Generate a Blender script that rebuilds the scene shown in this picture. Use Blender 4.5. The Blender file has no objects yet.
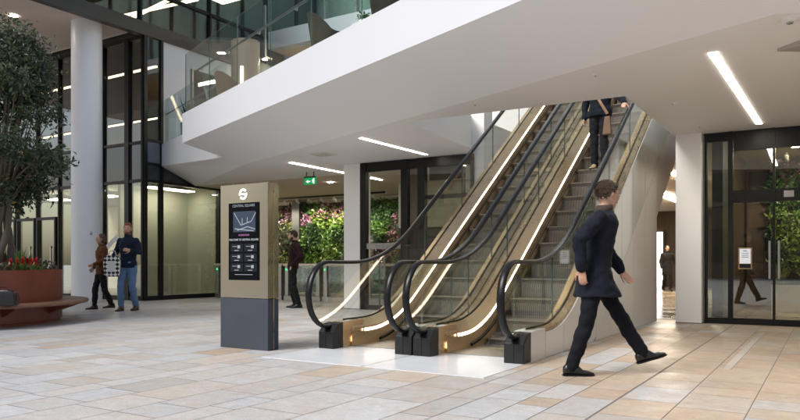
import bpy, bmesh, math, random
from mathutils import Vector, Matrix, noise
R = math.radians
random.seed(7)
sc = bpy.context.scene
COL = sc.collection
OFF = {}

# ------------------------------------------------------------------ materials
def new_mat(name):
    m = bpy.data.materials.new(name); m.use_nodes = True
    nt = m.node_tree; nt.nodes.clear()
    out = nt.nodes.new('ShaderNodeOutputMaterial')
    return m, nt, out
def coords(nt, scale=(1, 1, 1)):
    tc = nt.nodes.new('ShaderNodeTexCoord'); mp = nt.nodes.new('ShaderNodeMapping')
    mp.inputs['Scale'].default_value = scale
    nt.links.new(tc.outputs['Object'], mp.inputs['Vector'])
    return mp.outputs['Vector']
def pbr(name, col, rough=.5, metal=0, var=.12, nscale=3, stretch=(1, 1, 1), bump=.05, bscale=40, attr=None,
        spec=.5, coat=0, emit=None, estr=0, rvar=.08, sheen=0, trans=0, bdist=.01):
    m, nt, out = new_mat(name)
    N, L = nt.nodes, nt.links
    b = N.new('ShaderNodeBsdfPrincipled'); L.new(b.outputs[0], out.inputs[0])
    b.inputs['Metallic'].default_value = metal
    b.inputs['Specular IOR Level'].default_value = spec
    b.inputs['Coat Weight'].default_value = coat
    b.inputs['Sheen Weight'].default_value = sheen
    v = coords(nt, stretch)
    n1 = N.new('ShaderNodeTexNoise'); n1.inputs['Scale'].default_value = nscale; n1.inputs['Detail'].default_value = 1.5 if bump < .05 else 5
    L.new(v, n1.inputs['Vector'])
    mr = N.new('ShaderNodeMapRange'); mr.inputs[1].default_value = .2; mr.inputs[2].default_value = .8
    mr.inputs[3].default_value = 1 - var; mr.inputs[4].default_value = 1 + var
    L.new(n1.outputs[0], mr.inputs[0])
    mul = N.new('ShaderNodeVectorMath'); mul.operation = 'SCALE'
    if attr:
        a = N.new('ShaderNodeAttribute'); a.attribute_name = attr; L.new(a.outputs['Color'], mul.inputs[0])
    else:
        mul.inputs[0].default_value = col[:3]
    L.new(mr.outputs[0], mul.inputs['Scale']); L.new(mul.outputs[0], b.inputs['Base Color'])
    r2 = N.new('ShaderNodeMapRange'); r2.inputs[1].default_value = .2; r2.inputs[2].default_value = .8
    r2.inputs[3].default_value = max(.02, rough - rvar); r2.inputs[4].default_value = rough + rvar
    L.new(n1.outputs[0], r2.inputs[0]); L.new(r2.outputs[0], b.inputs['Roughness'])
    if bump:
        n2 = N.new('ShaderNodeTexNoise'); n2.inputs['Scale'].default_value = bscale; n2.inputs['Detail'].default_value = 4
        L.new(v, n2.inputs['Vector'])
        bp = N.new('ShaderNodeBump'); bp.inputs['Strength'].default_value = bump; bp.inputs['Distance'].default_value = bdist
        L.new(n2.outputs[0], bp.inputs['Height']); L.new(bp.outputs[0], b.inputs['Normal'])
    if emit:
        b.inputs['Emission Color'].default_value = (*emit, 1); b.inputs['Emission Strength'].default_value = estr
    if trans:
        b.inputs['Transmission Weight'].default_value = trans
    return m
def glass(name, tint=(.85, .93, .9), ior=1.5, refl=(1, 1, 1), rough=0.0, boost=1.0, wob=.0):
    m, nt, out = new_mat(name); N, L = nt.nodes, nt.links
    t = N.new('ShaderNodeBsdfTransparent'); t.inputs[0].default_value = (*tint, 1)
    g = N.new('ShaderNodeBsdfGlossy'); g.inputs[0].default_value = (*refl, 1); g.inputs['Roughness'].default_value = rough
    lw = N.new('ShaderNodeLayerWeight'); lw.inputs[0].default_value = .5
    pw = N.new('ShaderNodeMath'); pw.operation = 'POWER'; pw.inputs[1].default_value = 5; L.new(lw.outputs['Facing'], pw.inputs[0])
    f0 = ((ior - 1) / (ior + 1)) ** 2 * boost
    mu = N.new('ShaderNodeMath'); mu.operation = 'MULTIPLY_ADD'; mu.inputs[1].default_value = 1 - f0; mu.inputs[2].default_value = f0; mu.use_clamp = True
    L.new(pw.outputs[0], mu.inputs[0])
    mx = N.new('ShaderNodeMixShader'); L.new(mu.outputs[0], mx.inputs[0]); L.new(t.outputs[0], mx.inputs[1]); L.new(g.outputs[0], mx.inputs[2])
    if wob:
        n2 = N.new('ShaderNodeTexNoise'); n2.inputs['Scale'].default_value = .9
        L.new(coords(nt), n2.inputs['Vector'])
        bp = N.new('ShaderNodeBump'); bp.inputs['Strength'].default_value = wob; bp.inputs['Distance'].default_value = .02
        L.new(n2.outputs[0], bp.inputs['Height']); L.new(bp.outputs[0], g.inputs['Normal'])
    L.new(mx.outputs[0], out.inputs[0]); return m
def emis(name, col, s):
    m, nt, out = new_mat(name); e = nt.nodes.new('ShaderNodeEmission')
    e.inputs[0].default_value = (*col, 1); e.inputs[1].default_value = s
    nt.links.new(e.outputs[0], out.inputs[0]); return m
def leaf(name, rough=.45):
    m, nt, out = new_mat(name); N, L = nt.nodes, nt.links
    b = N.new('ShaderNodeBsdfPrincipled'); b.inputs['Roughness'].default_value = rough
    a = N.new('ShaderNodeAttribute'); a.attribute_name = 'Col'
    L.new(a.outputs['Color'], b.inputs['Base Color'])
    t = N.new('ShaderNodeBsdfTranslucent'); L.new(a.outputs['Color'], t.inputs[0])
    mx = N.new('ShaderNodeMixShader'); mx.inputs[0].default_value = .25
    L.new(b.outputs[0], mx.inputs[1]); L.new(t.outputs[0], mx.inputs[2]); L.new(mx.outputs[0], out.inputs[0]); return m

MT = dict(
    white=pbr('white_paint', (.80, .79, .785), .55, var=.02, nscale=.7, bump=.03, bscale=90),
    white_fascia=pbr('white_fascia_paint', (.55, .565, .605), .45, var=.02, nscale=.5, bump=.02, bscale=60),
    soffit=pbr('white_soffit', (.88, .865, .855), .6, var=.025, nscale=.6, bump=.03, bscale=80),
    column=pbr('column_white', (.80, .79, .78), .45, var=.02, nscale=1.2, bump=.03, bscale=60),
    black=pbr('black_frame', (.007, .007, .0075), .4, var=.2, bump=.03, spec=.3),
    rubber=pbr('black_rubber', (.006, .006, .007), .30, var=.1, nscale=2, bump=0, spec=.25, rvar=.02),
    plastic=pbr('black_plastic', (.008, .008, .009), .42, var=.3, nscale=12, bump=.08, bscale=120, spec=.4),
    bronze=pbr('brushed_bronze', (.60, .43, .25), .30, metal=.7, var=.1, nscale=6, stretch=(1, .2, 1), bump=.03, bscale=60),
    bronze_dark=pbr('satin_bronze', (.44, .32, .19), .30, metal=.75, var=.15, nscale=6, bump=.03),
    brass=pbr('brushed_brass', (.34, .315, .25), .24, metal=1, var=.03, nscale=1.2, stretch=(1, 1, .35), bump=.012, bscale=260, rvar=.10),
    steel=pbr('brushed_steel', (.42, .41, .40), .32, metal=.9, var=.1, nscale=10, bump=.05),
    charcoal=pbr('charcoal_panel', (.030, .037, .052), .55, var=.1, nscale=4, bump=.04),
    step=None,
    clad=pbr('cladding_panel', (.66, .64, .605), .24, var=.03, nscale=.8, bump=0, rvar=.04, coat=.15),
    clad_glass=pbr('back_painted_glass', (.50, .52, .48), .08, var=.03, nscale=.5, bump=.0, coat=.8, rvar=.02),
    plate=pbr('landing_plate', (.60, .625, .66), .24, var=.03, nscale=2, bump=0, rvar=.03),
    comb=pbr('comb_metal', (.35, .33, .30), .35, metal=.8, var=.15, nscale=4, bump=.1, bscale=100),
    corten=pbr('corten_paint', (.20, .045, .026), .38, var=.18, nscale=2.5, stretch=(1, 1, .3), bump=.06, bscale=50),
    bench=pbr('bench_wood', (.17, .085, .05), .5, var=.35, nscale=4, stretch=(3, 3, 12), bump=.15, bscale=30),
    soil=pbr('soil', (.045, .03, .02), .9, var=.4, nscale=8, bump=.8, bscale=14, bdist=.05),
    bark=pbr('bark', (.12, .095, .075), .85, var=.45, nscale=7, stretch=(1, 1, .25), bump=.9, bscale=18, bdist=.03),
    leaf=leaf('leaf', .34), petal=leaf('petal', .55),
    wall_brown=pbr('brown_wall', (.085, .055, .04), .45, var=.25, nscale=3, stretch=(4, 4, .4), bump=.05),
    wall_beige=pbr('beige_wall', (.60, .53, .42), .6, var=.08, nscale=1.2, bump=.04),
    wall_olive=pbr('olive_blind', (.64, .63, .55), .7, var=.1, nscale=.8, stretch=(1, 1, .3), bump=.03),
    wall_dark=pbr('dark_wall', (.035, .033, .03), .5, var=.3, nscale=2, bump=.04),
    gl_clear=glass('clear_glass', (.93, .96, .94), 1.5),
    gl_esc=glass('escalator_glass', (.955, .975, .96), 1.5, wob=.05, boost=2.4),
    gl_green=glass('balustrade_glass', (.88, .95, .94), 1.5, wob=.05, boost=1.5),
    gl_tint=glass('tinted_glass', (.74, .76, .68), 1.5, wob=.06, boost=2.8),
    gl_dark=glass('dark_glass', (.48, .48, .46), 1.5, wob=.08, boost=2.2),
    gl_teal=glass('teal_glass', (.76, .84, .82), 1.5, wob=.05, boost=2),
    spandrel=pbr('spandrel_glass', (.035, .04, .05), .08, var=.1, bump=0, coat=.3),
    spandrel_blue=pbr('spandrel_blue', (.15, .17, .21), .12, var=.05, bump=0),
    led=emis('led_warm_white', (1, .88, .70), 8.0),
    lum=emis('luminaire', (1, .90, .76), 30.0),
    lum_in=emis('interior_luminaire', (1, .86, .66), 85.0),
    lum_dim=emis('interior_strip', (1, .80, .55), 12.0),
    lum_spot=emis('downlight', (1, .9, .75), 160.0),
    fill_blind=emis('blind_fill', (1, .94, .84), 24.0),
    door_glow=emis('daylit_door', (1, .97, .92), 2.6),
    exitg=emis('exit_green', (.01, .33, .09), 1.0),
    exitw=emis('exit_white', (.9, 1, .93), 1.0),
    screen=pbr('screen_black', (.003, .0035, .005), .35, var=.1, bump=0, spec=.05),
    scr_pic=emis('screen_picture', (.085, .11, .16), .8),
    scr_text=emis('screen_text', (.62, .68, .76), .7),
    scr_dim=emis('screen_tile', (.030, .035, .042), .9),
    scr_mag=emis('screen_magenta', (.40, .18, .34), .6),
    logo=pbr('logo_white', (.85, .84, .80), .4, var=.03, bump=0, emit=(.9, .88, .8), estr=.35),
    paper=pbr('paper', (.75, .75, .73), .6, var=.04, bump=.05),
    brick=pbr('brick', (.23, .15, .11), .8, var=.3, nscale=5, bump=.3),
)
# steps: ribbed metal
def step_mat():
    m, nt, out = new_mat('step_metal'); N, L = nt.nodes, nt.links
    b = N.new('ShaderNodeBsdfPrincipled'); L.new(b.outputs[0], out.inputs[0])
    b.inputs['Metallic'].default_value = .55; b.inputs['Roughness'].default_value = .42
    w = N.new('ShaderNodeTexWave'); w.inputs['Scale'].default_value = 18; w.bands_direction = 'X'
    L.new(coords(nt), w.inputs['Vector'])
    cr = N.new('ShaderNodeValToRGB'); cr.color_ramp.elements[0].color = (.055, .05, .045, 1); cr.color_ramp.elements[1].color = (.34, .32, .295, 1)
    L.new(w.outputs[0], cr.inputs[0]); L.new(cr.outputs[0], b.inputs['Base Color'])
    bp = N.new('ShaderNodeBump'); bp.inputs['Strength'].default_value = .4; bp.inputs['Distance'].default_value = .006
    L.new(w.outputs[0], bp.inputs['Height']); L.new(bp.outputs[0], b.inputs['Normal']); return m
MT['step'] = step_mat()
def stone_mat():
    m, nt, out = new_mat('sandstone_pavers'); N, L = nt.nodes, nt.links
    b = N.new('ShaderNodeBsdfPrincipled'); L.new(b.outputs[0], out.inputs[0])
    a = N.new('ShaderNodeAttribute'); a.attribute_name = 'Col'
    v = coords(nt)
    n1 = N.new('ShaderNodeTexNoise'); n1.inputs['Scale'].default_value = 2.2; n1.inputs['Detail'].default_value = 8; n1.inputs['Distortion'].default_value = 1.2
    n2 = N.new('ShaderNodeTexNoise'); n2.inputs['Scale'].default_value = 55; n2.inputs['Detail'].default_value = 5
    n3 = N.new('ShaderNodeTexNoise'); n3.inputs['Scale'].default_value = .35; n3.inputs['Detail'].default_value = 3
    for n in (n1, n2, n3): L.new(v, n.inputs['Vector'])
    r1 = N.new('ShaderNodeMapRange'); r1.inputs[1].default_value = .42; r1.inputs[2].default_value = .66
    L.new(n1.outputs[0], r1.inputs[0])
    mx = N.new('ShaderNodeMix'); mx.data_type = 'RGBA'; mx.blend_type = 'MULTIPLY'
    mm = N.new('ShaderNodeMath'); mm.operation = 'MULTIPLY'; mm.inputs[1].default_value = .8
    L.new(r1.outputs[0], mm.inputs[0]); L.new(mm.outputs[0], mx.inputs['Factor'])
    L.new(a.outputs['Color'], mx.inputs['A']); mx.inputs['B'].default_value = (.95, .87, .79, 1)
    r2 = N.new('ShaderNodeMapRange'); r2.inputs[3].default_value = .74; r2.inputs[4].default_value = 1.24
    L.new(n2.outputs[0], r2.inputs[0])
    r3 = N.new('ShaderNodeMapRange'); r3.inputs[3].default_value = .84; r3.inputs[4].default_value = 1.14
    L.new(n3.outputs[0], r3.inputs[0])
    n4 = N.new('ShaderNodeTexNoise'); n4.inputs['Scale'].default_value = 9; n4.inputs['Detail'].default_value = 8; n4.inputs['Roughness'].default_value = .7; n4.inputs['Distortion'].default_value = .8; L.new(v, n4.inputs['Vector'])
    r4 = N.new('ShaderNodeMapRange'); r4.inputs[1].default_value = .3; r4.inputs[2].default_value = .7; r4.inputs[3].default_value = .86; r4.inputs[4].default_value = 1.12; L.new(n4.outputs[0], r4.inputs[0])
    m0 = N.new('ShaderNodeMath'); m0.operation = 'MULTIPLY'; L.new(r2.outputs[0], m0.inputs[0]); L.new(r4.outputs[0], m0.inputs[1])
    m2 = N.new('ShaderNodeMath'); m2.operation = 'MULTIPLY'; L.new(m0.outputs[0], m2.inputs[0]); L.new(r3.outputs[0], m2.inputs[1])
    vo = N.new('ShaderNodeTexVoronoi'); vo.inputs['Scale'].default_value = 2.6; L.new(v, vo.inputs['Vector'])
    vr = N.new('ShaderNodeMapRange'); vr.inputs[1].default_value = .02; vr.inputs[2].default_value = .045; vr.inputs[3].default_value = .72; L.new(vo.outputs['Distance'], vr.inputs[0])
    m3 = N.new('ShaderNodeMath'); m3.operation = 'MULTIPLY'; L.new(m2.outputs[0], m3.inputs[0]); L.new(vr.outputs[0], m3.inputs[1]); m2 = m3
    s = N.new('ShaderNodeVectorMath'); s.operation = 'SCALE'; L.new(mx.outputs['Result'], s.inputs[0]); L.new(m2.outputs[0], s.inputs['Scale'])
    L.new(s.outputs[0], b.inputs['Base Color'])
    rr = N.new('ShaderNodeMapRange'); rr.inputs[1].default_value = .3; rr.inputs[2].default_value = .7; rr.inputs[3].default_value = .36; rr.inputs[4].default_value = .56
    L.new(n1.outputs[0], rr.inputs[0]); L.new(rr.outputs[0], b.inputs['Roughness'])
    bp = N.new('ShaderNodeBump'); bp.inputs['Strength'].default_value = .22; bp.inputs['Distance'].default_value = .004
    L.new(n2.outputs[0], bp.inputs['Height']); L.new(bp.outputs[0], b.inputs['Normal'])
    return m
MT['stone'] = stone_mat()
_cm = {}
def cloth(col, rough=.85, bump=.35, bscale=60, var=.15, sheen=.03):
    k = (col, rough)
    if k not in _cm:
        _cm[k] = pbr('cloth', col, rough, spec=.15, var=var, nscale=5, bump=bump, bscale=bscale, sheen=sheen, bdist=.006)
    return _cm[k]
MT['skin'] = pbr('skin', (.50, .29, .20), .5, var=.1, nscale=12, bump=.05, bscale=80)

# ------------------------------------------------------------------ mesh builder
class MB:
    def __init__(s): s.v = []; s.f = []; s.c = []; s.cur = None
    def add(s, vs, fs):
        n = len(s.v); s.v += [Vector(p) for p in vs]
        for f in fs: s.f.append([n + i for i in f]); s.c.append(s.cur)
        return s
    def box(s, x0, x1, y0, y1, z0, z1):
        return s.add([(x0, y0, z0), (x1, y0, z0), (x1, y1, z0), (x0, y1, z0), (x0, y0, z1), (x1, y0, z1), (x1, y1, z1), (x0, y1, z1)],
                     [(0, 3, 2, 1), (4, 5, 6, 7), (0, 1, 5, 4), (1, 2, 6, 5), (2, 3, 7, 6), (3, 0, 4, 7)])
    def poly(s, pts): return s.add(pts, [tuple(range(len(pts)))])
    def prism(s, poly, ax, a, b):
        def P(p, t): return {'x': (t, p[0], p[1]), 'y': (p[0], t, p[1]), 'z': (p[0], p[1], t)}[ax]
        n = len(poly)
        return s.add([P(p, a) for p in poly] + [P(p, b) for p in poly],
                     [tuple(range(n))[::-1], tuple(range(n, 2 * n))] + [(i, (i + 1) % n, n + (i + 1) % n, n + i) for i in range(n)])
    def slab(s, bot, top):
        n = len(bot)
        return s.add(list(bot) + list(top), [tuple(range(n))[::-1], tuple(range(n, 2 * n))] + [(i, (i + 1) % n, n + (i + 1) % n, n + i) for i in range(n)])
    def rings(s, rs, close=True, cap=True):
        n = len(rs[0]); fs = []
        vs = [p for r in rs for p in r]
        for k in range(len(rs) - 1):
            for i in range(n if close else n - 1):
                j = (i + 1) % n
                fs.append((k * n + i, k * n + j, (k + 1) * n + j, (k + 1) * n + i))
        if cap and close:
            fs.append(tuple(range(n))[::-1]); fs.append(tuple((len(rs) - 1) * n + i for i in range(n)))
        return s.add(vs, fs)
    def tube(s, pts, r, n=10, cap=True, flat=1.0, up=None):
        pts = [Vector(p) for p in pts]; m = len(pts)
        if not isinstance(r, (list, tuple)): r = [r] * m
        rs = []; prev = None
        for i, p in enumerate(pts):
            d = (pts[min(i + 1, m - 1)] - pts[max(i - 1, 0)])
            d = d.normalized() if d.length > 1e-9 else Vector((0, 0, 1))
            if up is not None: a = Vector(up); a = (a - d * a.dot(d)).normalized()
            elif prev is None:
                a = Vector((1, 0, 0)) if abs(d.x) < .8 else Vector((0, 1, 0)); a = (a - d * a.dot(d)).normalized()
            else: a = (prev - d * prev.dot(d)).normalized()
            prev = a; b = d.cross(a)
            rs.append([p + a * (math.cos(t) * r[i]) + b * (math.sin(t) * r[i] * flat) for t in [2 * math.pi * k / n for k in range(n)]])
        return s.rings(rs, True, cap)
    def ell(s, c, rad, n=14, m=10, rot=None):
        c = Vector(c); vs = []; fs = []
        for i in range(m + 1):
            ph = math.pi * i / m
            for j in range(n):
                t = 2 * math.pi * j / n
                p = Vector((rad[0] * math.sin(ph) * math.cos(t), rad[1] * math.sin(ph) * math.sin(t), rad[2] * math.cos(ph)))
                if rot is not None: p = rot @ p
                vs.append(c + p)
        for i in range(m):
            for j in range(n):
                k = (j + 1) % n; fs.append((i * n + j, (i + 1) * n + j, (i + 1) * n + k, i * n + k))
        return s.add(vs, fs)
    def lathe(s, prof, c=(0, 0, 0), n=48, a0=0, a1=2 * math.pi, tilt=None):
        rs = []; full = abs(a1 - a0 - 2 * math.pi) < 1e-6
        for r, z in prof:
            row = []
            for k in range(n if full else n + 1):
                t = a0 + (a1 - a0) * k / n
                x, y = r * math.cos(t), r * math.sin(t)
                row.append(Vector((c[0] + x, c[1] + y, c[2] + z + (tilt(x, y, z) if tilt else 0))))
            rs.append(row)
        return s.rings(rs, full, False)
    def build(s, name, mat, parent=None, local=False, smooth=False, bevel=0, at=None, fix=True):
        o3 = Vector((0, 0, 0))
        if not local:
            if parent is not None: o3 = OFF[parent.name]
            elif at is not None: o3 = Vector(at)
        me = bpy.data.meshes.new(name)
        me.from_pydata([p - o3 for p in s.v], [], s.f)
        if any(c is not None for c in s.c):
            ca = me.color_attributes.new('Col', 'FLOAT_COLOR', 'CORNER')
            i = 0
            for f, c in zip(s.f, s.c):
                for _ in f: ca.data[i].color = (*(c or (1, 1, 1)), 1); i += 1
        if fix or bevel:
            bm = bmesh.new(); bm.from_mesh(me)
            if fix: bmesh.ops.recalc_face_normals(bm, faces=bm.faces)
            if bevel: bmesh.ops.bevel(bm, geom=list(bm.edges), offset=bevel, segments=2, affect='EDGES', profile=.6)
            bm.to_mesh(me); bm.free()
        me.materials.append(mat if not isinstance(mat, str) else MT[mat])
        if smooth: me.polygons.foreach_set('use_smooth', [True] * len(me.polygons))
        o = bpy.data.objects.new(name, me); COL.objects.link(o)
        if parent is not None: o.parent = parent
        elif at is not None and not local: o.location = at
        OFF[o.name] = o3
        return o
def tag(o, label=None, cat=None, group=None, kind=None):
    if label: o['label'] = label
    if cat: o['category'] = cat
    if group: o['group'] = group
    if kind: o['kind'] = kind
    return o
def thing(name, label, cat, loc=(0, 0, 0), rz=0, group=None, kind=None, scale=1):
    o = bpy.data.objects.new(name, None); COL.objects.link(o)
    o.location = loc; o.rotation_euler = (0, 0, rz); o.empty_display_size = .2; o.scale = (scale,) * 3
    OFF[o.name] = Vector(loc)
    return tag(o, label, cat, group, kind)
def copy_tree(o, parent=None):
    c = o.copy(); COL.objects.link(c); c.parent = parent
    for ch in list(o.children): copy_tree(ch, c)
    return c
def retag(o, label): o['label'] = label; return o
def box(name, mat, parent, *b, **k): return MB().box(*b).build(name, mat, parent, **k)

# ------------------------------------------------------------------ camera, world, sun
cam = bpy.data.cameras.new('camera'); co = bpy.data.objects.new('camera', cam); COL.objects.link(co)
co.location = (0, 0, 1.0); co.rotation_euler = (R(90), 0, R(31.56))
cam.sensor_width = 36; cam.lens = 31.5; cam.shift_y = .06625; cam.clip_end = 1500; cam.clip_start = .05
sc.camera = co
w = bpy.data.worlds.new("World"); sc.world = w; w.use_nodes = True
nt = w.node_tree; bg = nt.nodes['Background']
sky = nt.nodes.new('ShaderNodeTexSky'); sky.sky_type = 'NISHITA'; sky.sun_disc = False
SUN_EL, SUN_AZ = R(48), R(205)     # azimuth measured from +Y clockwise
sky.sun_elevation = SUN_EL; sky.sun_rotation = SUN_AZ
sky.air_density = 1.2; sky.dust_density = 3.0; sky.ozone_density = 1.0
hs = nt.nodes.new('ShaderNodeHueSaturation'); hs.inputs['Saturation'].default_value = .72; hs.inputs['Value'].default_value = 1.3
nt.links.new(sky.outputs[0], hs.inputs['Color']); nt.links.new(hs.outputs[0], bg.inputs[0])
bg.inputs[1].default_value = .15
sl = bpy.data.lights.new('sun', 'SUN'); sl.energy = 3.6; sl.angle = R(28); sl.color = (1, .965, .92)
so = bpy.data.objects.new('sun', sl); COL.objects.link(so)
sd = Vector((math.sin(SUN_AZ) * math.cos(SUN_EL), math.cos(SUN_AZ) * math.cos(SUN_EL), math.sin(SUN_EL)))
so.rotation_euler = sd.to_track_quat('Z', 'Y').to_euler(); so.location = sd * 40
sc.view_settings.view_transform = 'Standard'; sc.view_settings.look = 'None'; sc.view_settings.exposure = 0
try:
    sc.cycles.use_denoising = True; sc.cycles.max_bounces = 8; sc.cycles.transparent_max_bounces = 24
    sc.cycles.diffuse_bounces = 4; sc.cycles.glossy_bounces = 4; sc.cycles.sample_clamp_indirect = 2.5
    sc.cycles.caustics_reflective = False; sc.cycles.caustics_refractive = False
except Exception: pass

# ------------------------------------------------------------------ ground and paving
tag(MB().box(-300, 300, -300, 300, -.3, -.012).build('ground', pbr('ground_stone', (.40, .39, .38), .7, bump=.2)),
    'pale stone ground around the plaza', 'ground', kind='structure')
def pave():
    rnd = random.Random(3); b = MB(); g = .0032
    pal = [((.58, .595, .62), 5), ((.62, .635, .655), 3), ((.60, .59, .585), 4), ((.55, .53, .51), 2), ((.61, .60, .60), 4), ((.50, .485, .47), .5), ((.59, .555, .515), 1.6)]
    pl = [p[0] for p in pal]; wt = [p[1] for p in pal]
    warm = [(.58, .47, .37), (.57, .45, .35), (.59, .49, .40), (.60, .53, .46), (.54, .43, .33), (.58, .48, .39), (.56, .46, .37)]  # stone browns together with the warm tint of ceiling light
    u = -30.0; ws = [.25, .4, .4, .5, .3, .45]
    while u < 16:
        wd = rnd.choice(ws); big = abs(u + 1.33) < wd
        if u < -1.33 < u + wd + .1: wd = -1.33 - u if -1.33 - u > .15 else wd
        v = -12 - rnd.random()
        while v < 20:
            ln = rnd.choice([.35, .45, .6, .6, .75, .9]) * (1 if wd > .35 else .9)
            cu, cv = u + wd / 2, v + ln / 2
            # warm ceiling light tinted into slab colours towards right and back
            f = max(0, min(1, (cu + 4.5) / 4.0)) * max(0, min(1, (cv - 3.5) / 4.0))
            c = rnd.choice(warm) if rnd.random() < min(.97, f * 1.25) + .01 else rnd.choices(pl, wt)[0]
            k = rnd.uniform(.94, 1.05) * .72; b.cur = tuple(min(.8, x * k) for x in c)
            b.add([(u + g, v + g, 0), (u + wd - g, v + g, 0), (u + wd - g, v + ln - g, 0), (u + g, v + ln - g, 0)], [(0, 1, 2, 3)])
            v += ln
        u += wd
        if abs(u + 1.33) < .001: u += .012
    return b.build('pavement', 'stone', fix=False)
tag(pave(), 'sandstone slab paving of the plaza in grey, beige and warm brown, ceiling light tinted into the right rear', 'pavement', kind='structure')
tag(MB().box(-30, 16, -13, 20, -.011, -.004).build('joint_bed', pbr('joint_mortar', (.23, .21, .19), .9)), 'mortar bed under the paving', 'ground', kind='structure')
tag(MB().box(-9, 8, 12.95, 32, .004, .008).box(-20, -9.0, 14.6, 32, .004, .008).build('floor', pbr('polished_floor', (.50, .42, .33), .14, var=.1, nscale=1.5, bump=.01)),
    'polished stone floor inside the building', 'floor', kind='structure')
# narrow drainage slot on the right
tag(MB().box(-.86, -.79, 7.2, 11.2, .0, .004).build('drain_channel', pbr('drain_stone', (.42, .38, .33), .5)), 'slim pale drainage strip set in the paving on the right', 'drain', kind='structure')

# ------------------------------------------------------------------ white canopy slab
ZC, ZF = 3.15, 3.9
def vf(u): return 7.78 - .4195 * (u + 2.63)          # fold of the soffit
def vm(u): return 7.19 - .4195 * (u + 4.41)          # main fascia
B = (-11.72, 10.25); P = (-11.184, 10.904); PZ = 3.288; G = (-10.9, 11.25); Q1 = (-15.4, 12.74); Q2 = (-15.3, 13.85)
UR = 9.0
cn = thing('canopy', 'large white angular canopy with sharp prow over the plaza, folded soffit below', 'canopy', (-5, 9, 3.15))
sf = MB()
z = ZC
K1 = (-.39, vf(-.39)); K2 = (7, 10.6)
# sloped outer soffit
sf.poly([(B[0], B[1], 3.55), (G[0], G[1], z), (-5.5, vf(-5.5), z), (-5.5, vm(-5.5), 3.55)])
sf.poly([(-5.5, vm(-5.5), 3.55), (-5.5, vf(-5.5), z), (K1[0], K1[1], z), (K1[0], vm(K1[0]), 3.55)])
sf.poly([(K1[0], vm(K1[0]), 3.55), (K1[0], K1[1], z), (K2[0], K2[1], z), (UR, vm(UR), 3.55)])
sf.poly([(UR, vm(UR), 3.55), (K2[0], K2[1], z), (UR, 11.5, z)])
# slope rising to the glazed corner on the left
sf.poly([(Q1[0], Q1[1], 3.62), (P[0], P[1], PZ), (G[0], G[1], z), (Q2[0], Q2[1], z + .03)])
sf.build('outer_soffit', pbr('outer_soffit_paint', (.88, .88, .885), .6, var=.02, nscale=.5, bump=.02, bscale=80), cn)
ce = MB()
ce.poly([(G[0], G[1], z), (-5.5, vf(-5.5), z), (-5.5, 9.15, z), (-5.75, 11.9, z), (-6.0, 12.4, z), (-8.6, 12.4, z), (-8.6, 13.85, z), (Q2[0], Q2[1], z + .03)])
ce.poly([(-5.5, vf(-5.5), z), (-2.25, vf(-2.25), z), (-2.25, 9.2, z), (-5.5, 9.15, z)])
ce.poly([(-2.25, vf(-2.25), z), (K1[0], K1[1], z), (K1[0], 12.6, z), (-2.25, 12.6, z)])
ce.poly([(K1[0], K1[1], z), (K2[0], K2[1], z), (7, 12.6, z), (K1[0], 12.6, z)])
ce.poly([(K2[0], K2[1], z), (UR, 11.5, z), (UR, 12.6, z), (7, 12.6, z)])
# reveals of the escalator opening
hole = [(-5.5, 9.15), (-2.25, 9.2), (-2.25, 16), (-6.0, 16), (-6.0, 12.4), (-5.75, 11.9)]
rv = MB()
for i in range(6):
    a, b_ = hole[i], hole[(i + 1) % 6]
    rv.poly([(*a, z), (*b_, z), (*b_, ZF), (*a, ZF)])
ce.build('flat_soffit', 'soffit', cn)
rv.build('opening_reveal', 'white', cn)
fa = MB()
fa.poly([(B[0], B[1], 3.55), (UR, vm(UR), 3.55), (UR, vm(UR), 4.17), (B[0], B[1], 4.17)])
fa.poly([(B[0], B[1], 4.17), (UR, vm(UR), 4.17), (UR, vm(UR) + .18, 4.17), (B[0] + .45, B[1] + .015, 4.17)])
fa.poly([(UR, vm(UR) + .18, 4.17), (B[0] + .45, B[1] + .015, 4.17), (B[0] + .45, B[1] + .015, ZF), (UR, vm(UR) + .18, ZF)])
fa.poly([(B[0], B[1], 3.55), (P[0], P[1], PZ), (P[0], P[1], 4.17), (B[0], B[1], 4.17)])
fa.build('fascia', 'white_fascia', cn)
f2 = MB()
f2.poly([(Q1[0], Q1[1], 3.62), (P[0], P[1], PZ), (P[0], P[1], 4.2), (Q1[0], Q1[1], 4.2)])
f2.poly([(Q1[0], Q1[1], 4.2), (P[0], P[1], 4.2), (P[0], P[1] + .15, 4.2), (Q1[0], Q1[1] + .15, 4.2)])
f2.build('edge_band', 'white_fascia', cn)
dk = MB()
dk.poly([(B[0] + .4, B[1] + .1, ZF), (-5.5, vm(-5.5) + .05, ZF), (-5.5, 9.15, ZF), (-5.75, 11.9, ZF), (-6, 12.4, ZF), (-6, 16, ZF), (-6, 30, ZF), (-15.3, 30, ZF), (-15.3, 12.9, ZF), (-11.2, 11.0, ZF)])
dk.poly([(-5.5, vm(-5.5) + .05, ZF), (-2.25, vm(-2.25) + .05, ZF), (-2.25, 9.2, ZF), (-5.5, 9.15, ZF)])
dk.poly([(-2.25, vm(-2.25) + .05, ZF), (UR, vm(UR) + .05, ZF), (UR, 30, ZF), (-2.25, 30, ZF)])
dk.poly([(-2.25, 16, ZF), (-2.25, 30, ZF), (-6, 30, ZF), (-6, 16, ZF)])
dk.build('upper_deck', pbr('upper_deck_stone', (.38, .35, .31), .5), cn)
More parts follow.
